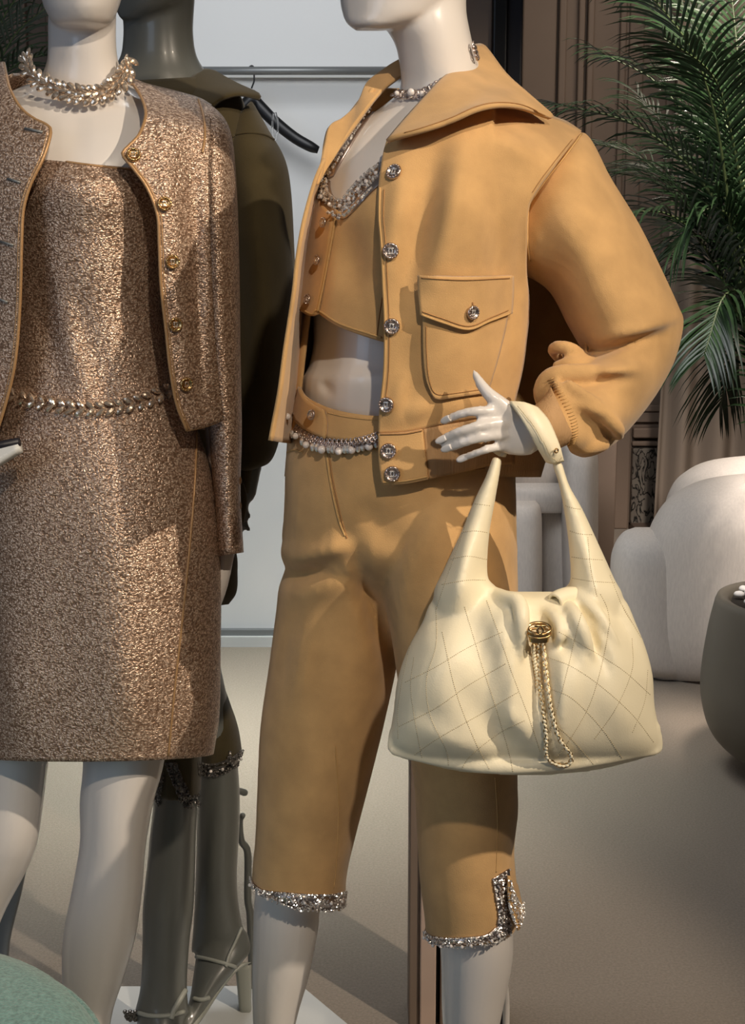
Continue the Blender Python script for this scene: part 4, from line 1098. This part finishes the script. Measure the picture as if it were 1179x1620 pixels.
def edge_cord(pts, r, nm, depth, parent=gj, m='piping', n=90):
    mb = MB(); mb.tube([P(x, y, depth(x, y, 0)) for x, y in resample(pts, n)], r, 8); return build(nm, mb, M[m], parent)
edge_cord(ge, .0022, 'piping', DG(-.0035)); edge_cord(le, .0022, 'piping', DG(-.0035))
edge_cord([(x + 5, y + .5) for x, y in ge[5:]], .0009, 'piping', DG(-.0045)); edge_cord([(x - 5, y + .5) for x, y in le[6:]], .0009, 'piping', DG(-.0045))
edge_cord([(296, 681), (315, 677), (336, 671), (352, 664)], .0015, 'hem_piping', DG(-.003), n=20)
strip(GJV, [(314, 158), (322, 185), (324, 215), (320, 242)], .0016, 'armhole_piping', M['piping'], gj, lift=.0006)
GP2 = bvh(gp)
buttons(GP2, [(211, 247), (260, 323), (272, 414), (277, 513), (293, 607)], 11, gj, M['gold'], M['leaf_gold'], .002)
GL2 = bvh(gl)
for k, (x, y, w) in enumerate(((54, 207, 14), (23, 286, 10), (12, 385, 10), (5, 475, 8))):
    mb = MB()
    q = [hit(GL2, x - w, y - 3 + 2 * 0, .0012), hit(GL2, x, y, .0012), hit(GL2, x + w, y + 3, .0012)]
    if all(q): mb.tube([a[0] for a in q], .0016, 6); build('buttonhole', mb, M['rail'], gj)
for y in (760, 800, 830):
    p = P(379, y, 1.80); mb = MB(); mb.ball(p, .006, 10, 6, (.5, 1, 1)); build('cuff_button', mb, M['piping'], gj)

# leaf jewellery
def leaf_mesh():
    mb = MB(); rows = []
    for i in range(9):
        u = i / 8; w = .46 * math.sin(math.pi * u ** .8) ** .8 + .01; x = -1 + 2 * u
        rows.append([Vector((x, w * math.cos(a), .34 * (w / .46) * math.sin(a) + .10 * math.sin(math.pi * u))) for a in [2 * math.pi * j / 8 for j in range(8)]])
    mb.rings(rows, True, True)
    return mb.mesh('leaf')
LEAF = leaf_mesh(); LEAF.materials.append(M['leaf_gold']); flat(LEAF, False)
def leaves(t, pts, n, rows, size, parent, lift, seed):
    rnd = random.Random(seed); q = resample(pts, n)
    for i in range(n):
        h0, h1 = hit_near(t, *q[i], lift), hit_near(t, *q[i + 1], lift)
        p, nn = h0; d = h1[0] - p
        if d.length < 1e-6: continue
        d = (d - nn * d.dot(nn)).normalized(); s = nn.cross(d); px = p.y / F_PX
        for off, ang in rows:
            a = R(ang + rnd.uniform(-10, 10)); e = d * math.cos(a) + s * math.sin(a)
            n2 = (nn + s * rnd.uniform(-.8, .8) + d * rnd.uniform(-.6, .6)); n2 = (n2 - e * n2.dot(e)).normalized()
            mt = Matrix((e, n2.cross(e), n2)).transposed().to_4x4()
            mt.translation = p + s * off * px + nn * rnd.uniform(-.001, .0015)
            k = size * px * rnd.uniform(.88, 1.1)
            o = bpy.data.objects.new('leaf', LEAF); COL.objects.link(o); o.parent = parent; o.matrix_world = mt @ Matrix.Scale(k, 4)
gk = thing('leaf_necklace', 'pale gold crystal leaf necklace around the gold tweed mannequin neck', 'necklace')
NK = [(47, 92), (49, 108), (57, 122), (72, 133), (92, 141), (115, 148), (140, 151), (162, 147), (182, 136), (194, 120), (200, 102), (200, 92)]
nkm = MB(); nq = []
for x, y in resample(NK, 60):
    dx = (x - 125) / 80.0; nq.append(P(x, y, 1.845 - .075 * math.sqrt(max(0.02, 1 - dx * dx * .92))))
rr = []
for p in nq: rr.append([p + Vector((0, .005, .006)), p + Vector((0, .001, .003)), p + Vector((0, .0, 0)), p + Vector((0, .0, -.003)), p + Vector((0, .003, -.007))])
nkm.rings(rr, False, False)
nk = build('band', nkm, M['leaf_gold'], gk, solid=.003)
leaves(bvh(nk), NK, 20, ((-9, 40), (0, 5), (9, -40)), 10, gk, .006, 5)
gb2 = thing('leaf_belt', 'pale gold crystal leaf chain belt around the tweed dress waist', 'belt')
BL = [(10, 622), (35, 630), (65, 638), (110, 645), (155, 648), (195, 643), (235, 632), (274, 612)]
leaves(DBV, BL, 18, ((-6, 36), (6, -36)), 10.5, gb2, .005, 6)
# grey clutch at the left edge
mb = coons([(-70, 726, 1.66), (-20, 712, 1.655), (31, 697, 1.65)], [(-70, 778, 1.645), (-20, 745, 1.64), (33, 712, 1.642)], [(-70, 726, 1.66), (-70, 778, 1.645)], [(31, 697, 1.65), (33, 712, 1.642)], 12, 6)
cg = thing('clutch_bag', 'flat grey clutch corner in front of the gold skirt at the left edge', 'bag')
build('clutch_body', mb, M['platform'], cg, solid=.012)
mb = MB(); mb.tube([P(-70, 722, 1.655), P(-20, 708, 1.65), P(31, 699, 1.645)], .0055, 8); build('clutch_edge', mb, M['navy'], cg)

# ================================================================== pale mannequin in the olive outfit, behind, shade kept in its skin colour
om = thing('mannequin', 'pale mannequin with shade-darkened skin in olive suede standing behind the gold tweed mannequin', 'mannequin')
YO = 2.15
mb = MB()
mb.tab([(190, 30, 250, 30, YO - .03, .03), (182, 10, 290, 10, YO - .01, .07), (178, -20, 308, -20, YO, .09), (170, -80, 318, -80, YO, .10), (175, -140, 315, -140, YO, .10), (205, -190, 290, -190, YO, .07), (235, -205, 262, -205, YO, .02)], 6, 32)
mb.tab([(192, -30, 311, -30, YO, .065), (194, 20, 307, 20, YO, .063), (195, 55, 306, 55, YO, .062), (190, 90, 312, 90, YO, .064), (170, 118, 330, 118, YO, .07), (140, 145, 355, 145, YO, .075), (110, 180, 385, 180, YO, .085)], 6, 32)
mb.tab([(110, 180, 385, 180, YO, .09), (125, 300, 370, 300, YO, .105), (145, 450, 355, 450, YO, .09), (140, 560, 360, 560, YO, .10), (130, 680, 340, 680, YO, .11), (135, 800, 335, 800, YO, .11)], 5, 32)
mb.tab([(135, 760, 262, 760, YO + .01, .085), (160, 950, 270, 950, YO, .08), (200, 1130, 290, 1130, YO - .01, .07), (240, 1240, 311, 1240, YO - .02, .06), (236, 1330, 310, 1330, YO - .02, .056), (226, 1430, 307, 1430, YO - .015, .056), (225, 1490, 300, 1490, YO - .01, .05), (222, 1560, 296, 1560, YO - .01, .042), (212, 1605, 300, 1605, YO - .02, .04)], 5, 26)
mb.tab([(240, 760, 335, 760, YO + .02, .07), (260, 950, 332, 950, YO + .03, .07), (305, 1130, 365, 1130, YO + .06, .065), (313, 1215, 377, 1215, YO + .08, .055), (311, 1290, 380, 1290, YO + .085, .054), (309, 1390, 375, 1390, YO + .09, .05), (306, 1460, 381, 1450, YO + .10, .042), (302, 1508, 392, 1490, YO + .10, .034)], 5, 26)
# feet: the far one is raised on its heel, the near one points down
mb.tab([(318, 1468, 392, 1475, YO + .10, .030), (312, 1498, 396, 1505, YO + .09, .032), (306, 1540, 372, 1535, YO + .06, .032), (300, 1580, 340, 1575, YO + .03, .030), (290, 1612, 318, 1608, YO, .022), (282, 1640, 300, 1638, YO - .03, .014)], 5, 22)
mb.tab([(214, 1600, 296, 1585, YO - .02, .036), (218, 1630, 290, 1630, YO - .04, .036), (225, 1680, 280, 1680, YO - .09, .032), (232, 1720, 272, 1720, YO - .14, .020)], 5, 22)
mb.ptube([(375, 210, YO, 38), (410, 330, YO, 34), (408, 520, YO - .01, 28), (398, 700, YO - .02, 22), (388, 780, YO - .03, 18)], 12)
mb.ptube([(120, 210, YO, 38), (100, 400, YO, 34), (100, 560, YO, 28), (120, 740, YO, 22)], 12)
# hand with spread fingers beside the gold cuff
mb.tab([(372, 775, 398, 775, YO - .035, .016), (366, 800, 394, 800, YO - .04, .017), (362, 835, 386, 840, YO - .04, .015)], 4, 16)
for p in ([(374, 800, 7), (384, 806, 6.5), (391, 813, 5.5), (394, 818, 4)], [(374, 822, 7), (384, 828, 6.5), (390, 833, 5.5), (393, 838, 4)], [(370, 840, 7), (376, 850, 6), (378, 858, 5)], [(364, 842, 7), (366, 855, 6), (366, 864, 5)], [(388, 785, 7), (388, 796, 6), (386, 806, 5)]):
    mb.ptube([(x, y, YO - .045, r) for x, y, r in p], 10)
obody = union('body', mb, M['skin_shaded'], om, 0.0042, 3)
mb = MB(); mb.ptube([(384, 1290, YO + .13, 5), (380, 1300, YO + .15, 5), (382, 1330, YO + .17, 6), (392, 1350, YO + .18, 6.5), (392, 1420, YO + .18, 6.5), (396, 1450, YO + .18, 6.5), (398, 1530, YO + .19, 6), (400, 1640, YO + .19, 6)]); build('support_rod', mb, M['skin_shaded'], om)
mb = MB(); mb.ptube([(378, 1251, YO + .11, 5.5), (387, 1254, YO + .12, 6)]); build('calf_peg', mb, M['skin_shaded'], om)

# olive jacket
oj = thing('suede_jacket', 'olive brown suede jacket with wide collar behind the gold tweed sleeve', 'jacket')
mb = MB()
mb.tab([(165, 130, 335, 120, YO, .08), (115, 165, 380, 150, YO, .115), (100, 220, 395, 215, YO, .135), (95, 300, 395, 300, YO, .15), (95, 450, 385, 450, YO, .15), (95, 600, 380, 600, YO, .145), (105, 690, 360, 690, YO, .14), (110, 740, 345, 740, YO, .135)], 6, 44)
ot = build('jacket_body', mb, M['olive'], oj)
mb = MB()
mb.tab([(345, 215, 398, 158, YO, .05), (338, 250, 425, 205, YO - .005, .082), (342, 310, 456, 268, YO - .01, .10), (346, 400, 466, 392, YO - .012, .105), (350, 500, 467, 490, YO - .015, .10), (355, 600, 458, 600, YO - .02, .09), (362, 690, 446, 680, YO - .022, .078), (372, 738, 430, 728, YO - .025, .055), (378, 748, 405, 742, YO - .03, .03)], 8, 36, folds([(400, 300, 430, 560, 18, .010), (375, 400, 390, 620, 14, -.010), (420, 560, 430, 690, 14, .008), (400, 700, 425, 735, 8, -.006)]))
osl = union('sleeve', mb, M['olive'], oj, .0045, 3)
mb = MB(); mb.tab([(374, 735, 402, 735, YO - .03, .028), (375, 760, 398, 760, YO - .032, .026), (376, 782, 395, 780, YO - .034, .025)], 5, 22); build('rib_cuff', mb, M['olive'], oj)
oc = build('collar', coons([(285, 142, YO - .075), (305, 122, YO - .05), (322, 112, YO - .01), (338, 114, YO + .02), (345, 118, YO + .03)], [(338, 168, YO - .125), (352, 158, YO - .115), (378, 152, YO - .10), (408, 158, YO - .05)],
           [(285, 142, YO - .075), (305, 160, YO - .11), (338, 168, YO - .125)], [(345, 118, YO + .03), (375, 134, YO), (409, 150, YO - .045), (408, 158, YO - .05)], 24, 16), M['olive'], oj, solid=.006)
obv = bvh(osl, ot)
strip(obv, [(366, 216), (385, 211), (405, 211), (420, 214), (433, 221)], .0016, 'armhole_seam', M['olive'], oj, lift=.0008)
mb = MB(); mb.ptube([(115, 200, YO, 44), (85, 320, YO, 52), (82, 480, YO, 50), (90, 640, YO, 40), (105, 740, YO, 24)], 18); build('sleeve', mb, M['olive'], oj)

# olive bag low beside the skirt
ob = thing('shoulder_bag', 'dark olive leather bag hanging behind the gold tweed skirt', 'bag')
mb = MB(); mb.tab([(300, 820, 340, 820, YO - .06, .02), (285, 870, 372, 868, YO - .06, .05), (270, 915, 376, 910, YO - .06, .06), (265, 945, 374, 938, YO - .06, .055), (285, 966, 362, 956, YO - .06, .03)], 6, 32)
build('bag_body', mb, M['olive'], ob)
mb = MB(); mb.tube([P(x, y, YO - .06) for x, y in resample([(305, 830), (330, 760), (365, 748), (385, 790), (368, 875)], 30)], .006, 8); build('strap', mb, M['olive'], ob)

# olive trousers
otr = thing('cropped_trousers', 'olive suede cropped trousers with grey crystal hems behind the gold skirt', 'trousers')
mb = MB()
mb.tab([(120, 700, 345, 700, YO, .13), (115, 800, 342, 800, YO, .13), (125, 900, 340, 900, YO, .12), (170, 960, 320, 960, YO, .08)], 5, 36)
mb.tab([(118, 800, 270, 800, YO, .11), (150, 950, 285, 950, YO, .10), (195, 1080, 305, 1080, YO - .01, .085), (236, 1180, 318, 1180, YO - .02, .078), (246, 1256, 318, 1252, YO - .02, .074)], 6, 32, bow=14)
mb.tab([(225, 800, 342, 800, YO + .03, .11), (245, 950, 340, 950, YO + .04, .10), (275, 1050, 344, 1050, YO + .06, .088), (298, 1105, 362, 1105, YO + .07, .08), (308, 1150, 377, 1150, YO + .08, .074), (312, 1206, 384, 1194, YO + .08, .070)], 6, 32, bow=14)
olg = union('trouser_legs', mb, M['olive'], otr, .0045, 3)
OV = bvh(olg, obody)
trim_band(OV, [(312, 1206), (340, 1208), (365, 1198), (382, 1186)], [(314, 1226), (342, 1227), (367, 1216), (384, 1203)], 'hem_trim', M['crystal_dark'], otr, .13, 1.6, 2.6, .003, 5, 3.0, 21, back=M['crystal_dark'])
trim_band(OV, [(264, 1206), (272, 1230), (280, 1252), (284, 1270)], [(280, 1206), (287, 1228), (296, 1250), (302, 1272)], 'slit_trim', M['crystal_dark'], otr, .14, 1.6, 2.6, .003, 0, 3, 22, back=M['crystal_dark'])
trim_band(OV, [(288, 1258), (302, 1258), (318, 1256)], [(286, 1276), (302, 1277), (317, 1273)], 'hem_trim', M['crystal_dark'], otr, .14, 1.6, 2.6, .003, 0, 3, 23)
trim_band(OV, [(256, 1212), (250, 1240), (246, 1262)], [(262, 1222), (258, 1250), (254, 1278)], 'slit_trim', M['crystal_dark'], otr, .14, 1.6, 2.6, .003, 0, 3, 24)

# sandals
FV = bvh(obody)
def sandal(lbl, straps, heel=None, sole=None):
    t = thing('sandal', lbl, 'shoe')
    for pts, r in straps:
        q = [hit(FV, x, y, .0015) for x, y in resample(pts, 20)]
        mb = MB(); mb.tube([k[0] for k in q if k], r, 6); build('strap', mb, M['shoe'], t)
    if heel:
        mb = MB(); mb.tab(heel, 4, 20, pw=.5); build('heel', mb, M['shoe'], t)
    if sole:
        mb = MB(); mb.tab(sole, 6, 16, pw=.6); build('sole', mb, M['shoe'], t)
    return t
sandal('pale strappy heeled sandal on the shade-darkened foot left of the tan leg', [([(308, 1513), (330, 1518), (360, 1526), (384, 1533)], .0036), ([(381, 1468), (372, 1490), (362, 1512), (357, 1530)], .0030), ([(308, 1580), (318, 1582), (330, 1578)], .004)],
       [(372, 1532, 398, 1526, YO + .12, .020), (375, 1560, 398, 1560, YO + .12, .018), (379, 1605, 398, 1605, YO + .12, .016)],
       [(360, 1524, 398, 1522, YO + .11, .024), (350, 1545, 372, 1540, YO + .09, .026), (325, 1578, 348, 1570, YO + .06, .028), (305, 1606, 326, 1604, YO + .02, .028), (285, 1640, 300, 1640, YO - .03, .02)])
t = sandal('dark strappy sandal with beads on the shade-darkened foot between the white legs', [([(220, 1602), (240, 1607), (270, 1606), (290, 1600)], .004), ([(292, 1566), (282, 1584), (274, 1600), (270, 1612)], .005)])
mb = MB()
for k in range(14):
    mb.ball(P(198 + (k % 5) * 4 + 2 * (k // 5), 1601 + (k // 5) * 5 + (k % 2) * 2, YO - .035), .0042, 6, 4)
stuff(build('bead_trim', mb, M['crystal_dark'], t, False))
# white platform they stand on
zt = P(300, 1604, YO + .1).z
c0 = [P(150, 1590, YO), ]
def onz(x, y, z):
    d = ray(x, y); k = (z - CAM_H) / d.z; return CAMP + d * k
pa_, pb_, pc_ = onz(-120, 1560, zt), onz(478, 1558, zt), onz(560, 1626, zt)
mb = MB(); dn = Vector((0, 0, -zt + .001)); e = (pc_ - pb_); e = e * ((pb_.y - 1.99) / -e.y)
vs = [pa_, pb_, pb_ + e, pa_ + e]; mb.add(vs + [v + dn for v in vs], [(0, 1, 2, 3), (7, 6, 5, 4), (0, 4, 5, 1), (1, 5, 6, 2), (2, 6, 7, 3), (3, 7, 4, 0)])
tag(build('display_platform', mb, M['platform'], None, False, bevel=.004), 'white display platform under the mannequin in olive', 'platform')

# ================================================================== lounge: armchairs, planter, palms
def lobe(name, rows, parent, pw=.8, n=36, res=6, m='linen'):
    mb = MB(); mb.tab(rows, res, n, pw=pw); return build(name, mb, M[m], parent)
ac = thing('armchair', 'rounded white linen armchair beside the grey planter', 'armchair')
lobe('backrest', [(1240, 716, 1330, 716, 4.85, .03), (1130, 727, 1440, 727, 4.85, .12), (1082, 748, 1480, 748, 4.85, .18), (1060, 775, 1495, 775, 4.85, .20), (1050, 815, 1500, 815, 4.85, .21), (1046, 900, 1500, 900, 4.85, .21), (1050, 1010, 1495, 1010, 4.85, .20)], ac, .85)
lobe('arm', [(1230, 744, 1330, 744, 4.45, .05), (1120, 757, 1420, 757, 4.45, .16), (1065, 783, 1470, 783, 4.45, .24), (1036, 818, 1490, 818, 4.45, .28), (1022, 860, 1500, 860, 4.45, .30), (1012, 940, 1500, 940, 4.45, .30), (1012, 1025, 1495, 1025, 4.45, .29), (1030, 1072, 1480, 1072, 4.45, .26), (1060, 1084, 1450, 1084, 4.45, .2)], ac, .8)
lobe('seat', [(1005, 834, 1035, 834, 4.42, .02), (986, 842, 1062, 842, 4.42, .08), (972, 862, 1080, 862, 4.42, .14), (966, 890, 1090, 890, 4.42, .17), (968, 940, 1095, 940, 4.42, .18), (982, 1015, 1100, 1015, 4.42, .18), (1002, 1060, 1110, 1060, 4.42, .17), (1030, 1076, 1110, 1076, 4.42, .14)], ac, .8)
mb = MB(); mb.tab([(1034, 1060, 1460, 1060, 4.47, .26), (1040, 1084, 1455, 1084, 4.47, .25), (1050, 1094, 1450, 1094, 4.47, .25)], 4, 32, pw=.7); build('base', mb, M['brown'], ac)

fa = thing('armchair', 'white linen armchair behind the cream bag beside the brown jamb', 'armchair')
lobe('backrest', [(790, 640, 880, 640, 5.75, .05), (775, 660, 905, 660, 5.75, .12), (765, 700, 915, 700, 5.75, .14), (765, 850, 915, 850, 5.75, .14)], fa)
lobe('cushion', [(790, 700, 870, 700, 5.5, .04), (775, 715, 882, 715, 5.5, .09), (770, 745, 886, 745, 5.5, .11), (775, 772, 884, 772, 5.5, .10), (790, 782, 870, 782, 5.5, .06)], fa)
lobe('seat', [(770, 764, 890, 764, 5.25, .22), (762, 774, 900, 774, 5.25, .27), (760, 790, 905, 790, 5.25, .28), (764, 812, 900, 812, 5.25, .27)], fa)
lobe('arm', [(895, 700, 938, 700, 5.25, .15), (888, 714, 945, 714, 5.25, .26), (886, 760, 947, 760, 5.25, .30), (888, 900, 946, 900, 5.25, .30), (890, 955, 944, 955, 5.25, .29)], fa, .7)
lobe('arm', [(806, 792, 848, 792, 4.98, .06), (798, 806, 856, 806, 4.98, .12), (796, 850, 858, 850, 4.98, .14), (798, 970, 858, 970, 4.98, .14), (800, 990, 856, 990, 4.98, .13)], fa, .7)
lobe('base', [(850, 806, 900, 806, 5.2, .10), (850, 960, 905, 960, 5.2, .12)], fa, .6)

# brown jamb between far armchair and marble
jb = P(957, 800, 5.9)
mb = MB(); mb.box((jb.x, 5.95, .42), (wx(971, 5.9) - wx(938, 5.9), .12, .84)); tag(build('side_pilaster', mb, M['beige'], None, False, bevel=.006), 'narrow taupe cabinet end between far armchair and marble plinth', 'pilaster')

# planter
PX, PYY = wx(1312, 3.47), 3.47
pl = thing('planter', 'grey green ceramic planter at the right edge', 'planter')
zr = P(1150, 945, 3.35).z - .065
prof = [(.10, .012), (.13, .014), (.175, .05), (.205, .10), (.222, .18), (.222, .26), (.212, .36), (.20, zr - .015), (.195, zr), (.188, zr + .002), (.172, zr - .004), (.168, zr - .03), (.165, zr - .06), (.02, zr - .06)]
prof = [cr(prof[:8], k / 42) for k in range(43)] + prof[8:]
mb = MB(); mb.rings([[Vector((PX + 1.17 * r * math.cos(2 * math.pi * j / 56), PYY + 1.17 * r * math.sin(2 * math.pi * j / 56), z + .03)) for j in range(56)] for r, z in prof], True, True)
build('pot', mb, M['planter'], pl)
mb = MB(); mb.rings([[Vector((PX + r * math.cos(2 * math.pi * j / 40), PYY + r * math.sin(2 * math.pi * j / 40), z)) for j in range(40)] for r, z in ((.11, 0), (.115, .004), (.115, .045), (.10, .05))], True, True)
build('foot', mb, M['black'], pl)
mb = MB(); mb.rings([[Vector((PX + r * math.cos(2 * math.pi * j / 40), PYY + r * math.sin(2 * math.pi * j / 40), z)) for j in range(40)] for r, z in ((.192, zr - .03), (.192, zr + .018), (.01, zr + .022))], True, True)
build('soil', mb, M['soil'], pl)
pm_ = MB(); pm_.ball((0, 0, 0), 1, 10, 7, (1, .85, .7)); PEB = pm_.mesh('pebble'); PEB.materials.append(M['pebble']); flat(PEB)
rnd = random.Random(4)
for k in range(60):
    a, r = rnd.uniform(1.7, 4.6), 0.176 * math.sqrt(rnd.random()); s = rnd.uniform(.010, .015)
    o = bpy.data.objects.new('pebble', PEB); COL.objects.link(o); o.location = (PX + r * math.cos(a), PYY + r * math.sin(a), zr + .026 + s * .5)
    o.rotation_euler = (0, 0, a * 3); o.scale = (s, s, s); tag(o, 'small white pebble on the soil of the grey planter', 'pebble', 'white pebbles in the planter')


def frond(pts, parent, ln, n=34, droop=.35, seed=0, w=.010):
    """feather leaf along world points: a stalk and two rows of leaflets"""
    rnd = random.Random(seed); L = len(pts)
    mb = MB(); mb.tube(pts, [lerp(.006, .0015, i / (L - 1)) for i in range(L)], 5)
    fr = build('frond', mb, M['palm_stem'], parent)
    mb = MB()
    for k in range(n):
        u = .20 + .80 * k / (n - 1); f = u * (L - 1); i = min(int(f), L - 2); p = pts[i].lerp(pts[i + 1], f - i)
        t = (pts[min(i + 1, L - 1)] - pts[max(i - 1, 0)]).normalized()
        s = t.cross(Vector((0, 0, 1)))
        if s.length < .1: s = t.cross(Vector((1, 0, 0)))
        s.normalize(); up = s.cross(t)
        l = ln * (.45 + .75 * math.sin(math.pi * (.12 + .80 * (u - .2) / .8))) * rnd.uniform(.85, 1.1)
        for sg in (-1, 1):
            d = (t * lerp(.55, 1.1, u) + s * sg * .85 + up * rnd.uniform(.0, .35)).normalized()
            q = p.copy(); rows = []; m = 6
            for j in range(m):
                v = j / (m - 1); ww = w * (math.sin(math.pi * min(1, .12 + v * .88)) ** .7) * (1 - v * .35)
                wd_ = d.cross(up).normalized()
                rows.append([q - wd_ * ww * .5 + up * ww * .15, q, q + wd_ * ww * .5 + up * ww * .15])
                d = (d - Vector((0, 0, droop * (.25 + v)))).normalized(); q = q + d * l / (m - 1)
            mb.rings(rows, False, False)
    build('leaflets', mb, M['palm'], fr)
    return fr


palm = thing('palm', 'tall green feather palm rising from the grey planter', 'palm')
stem_base = Vector((PX, PYY, zr))
FR = [[(1162, 430), (1150, 300), (1128, 170), (1090, 70), (1010, -30)], [(1185, 440), (1130, 270), (1050, 140), (948, 82)], [(1195, 470), (1120, 300), (1010, 200), (875, 163)], [(1195, 520), (1120, 370), (1040, 290), (930, 268)],
      [(1195, 560), (1120, 400), (1060, 340), (985, 335)], [(1185, 540), (1150, 420), (1100, 390), (1040, 455)], [(1200, 400), (1170, 200), (1110, 60), (1030, -70)], [(1205, 560), (1180, 470), (1145, 470), (1115, 560)], [(1190, 400), (1180, 220), (1165, 60), (1150, -80)],
      [(1215, 600), (1190, 520), (1165, 540), (1140, 640)], [(1200, 380), (1200, 200), (1195, 40), (1190, -90)], [(1190, 330), (1120, 120), (1040, 20), (940, -30)], [(1180, 500), (1140, 330), (1090, 240), (1010, 150)], [(1200, 480), (1165, 360), (1120, 330), (1062, 400)], [(1195, 300), (1160, 140), (1130, 60), (1080, -20)],
      [(1185, 360), (1150, 180), (1120, 110), (1050, 60)], [(1195, 450), (1170, 280), (1140, 220), (1090, 190)]]
for i, f in enumerate(FR):
    Y0 = 3.6; dY = (-.25, .1, -.05, .15, -.15, .05, .3, -.2, .2, .1, .0, .25, .35, -.1, .4, -.3, .3)[i % 17]
    q = resample([(x, y, lerp(Y0, Y0 + dY, k / (len(f) - 1))) for k, (x, y) in enumerate(f)], 16)
    pts = [P(*k) for k in q]
    b = pts[0]; lead = [stem_base + Vector((rnd.uniform(-.06, .06), rnd.uniform(-.06, .06), -.01))]
    lead.append(lead[0].lerp(b, .55) + Vector((.03, 0, .10))); 
    frond(lead + pts, palm, .20, 40, .28, i)
for i in range(9):
    a = R(-80 + i * 28 + 7); rr = rnd.uniform(.5, .8); h = rnd.uniform(1.5, 2.3)
    pts = [stem_base + Vector((.05 * math.cos(a), .05 * math.sin(a), -.01)) + Vector((rr * math.cos(a) * v ** 1.6, rr * math.sin(a) * v ** 1.6, (h - zr) * (v - .32 * v ** 3))) for v in [k / 14 for k in range(15)]]
    frond(pts, palm, .21, 36, .28, 60 + i)

# second palm far left
p2 = thing('palm', 'dark feather palm behind the gold mannequin at the upper left', 'palm')
base2 = Vector((wx(-130, 4.6), 4.6, .40))
for i, f in enumerate(([(-60, 300), (-20, 150), (20, 60), (75, 10)], [(-70, 300), (-30, 120), (10, 20), (60, -40)], [(-70, 320), (-30, 180), (15, 110), (70, 85)], [(-80, 300), (-50, 100), (-20, 0), (10, -60)], [(-60, 340), (-20, 230), (20, 180), (60, 170)])):
    q = resample([(x, y, 4.6 - .05 * k) for k, (x, y) in enumerate(f)], 14); pts = [P(*k) for k in q]
    frond([base2 + Vector((.02 * i, 0, 0)), base2.lerp(pts[0], .5) + Vector((-.03, 0, .08))] + pts, p2, .22, 30, .28, 90 + i)
for i in range(6):
    a = R(120 + i * 40); rr, h = .5, 2.2
    frond([base2 + Vector((rr * math.cos(a) * v ** 1.6, rr * math.sin(a) * v ** 1.6, (h - .4) * (v - .32 * v ** 3))) for v in [k / 12 for k in range(13)]], p2, .22, 30, .28, 120 + i)
pp2 = thing('planter', 'dark planter of the far left palm', 'planter')
mb = MB(); mb.rings([[Vector((base2.x + r * math.cos(2 * math.pi * j / 40), base2.y + r * math.sin(2 * math.pi * j / 40), z)) for j in range(40)] for r, z in ((.13, .0), (.19, .06), (.21, .2), (.19, .42), (.17, .42), (.16, .39), (.01, .39))], True, True); build('pot', mb, M['planter'], pp2)

# teal pouf in the lower left corner
pf = thing('pouf', 'round teal boucle pouf in the lower left corner', 'pouf')
pc = Vector((-.555, 1.285, 0)); prof = [(.18, .03), (.25, .035), (.275, .08), (.282, .2), (.283, .47), (.276, .515), (.26, .537), (.23, .55), (.12, .556), (.005, .558)]
mb = MB(); mb.rings([[Vector((pc.x + r * math.cos(2 * math.pi * j / 64), pc.y + r * math.sin(2 * math.pi * j / 64), z)) for j in range(64)] for r, z in prof], True, True); build('cushion', mb, M['teal'], pf)
mb = MB(); mb.tube([Vector((pc.x + .277 * math.cos(t), pc.y + .277 * math.sin(t), .512)) for t in [2 * math.pi * i / 60 for i in range(60)]], .005, 6, True); build('piping', mb, M['teal'], pf)
mb = MB(); mb.rings([[Vector((pc.x + r * math.cos(2 * math.pi * j / 40), pc.y + r * math.sin(2 * math.pi * j / 40), z)) for j in range(40)] for r, z in ((.17, 0), (.18, .0), (.18, .034), (.17, .034))], True, True); build('base', mb, M['brown'], pf)

# grey tapered stand behind the left white leg
sd = thing('display_stand', 'dark grey tapered stand behind the left leg of gold mannequin', 'stand')
mb = MB(); mb.tab([(-40, 1160, 30, 1160, 2.35, .02), (-36, 1300, 52, 1300, 2.35, .02), (-25, 1400, 37, 1400, 2.35, .02), (-12, 1490, 16, 1490, 2.35, .02), (-12, 1560, 15, 1560, 2.35, .018), (-12, 1655, 14, 1655, 2.35, .016)], 5, 20, pw=.6); build('leg', mb, M['rail'], sd)
mb = MB(); c = P(-10, 1150, 2.35); mb.box((c.x, 2.37, c.z), (.16, .16, .02)); build('top', mb, M['rail'], sd, False, bevel=.004)
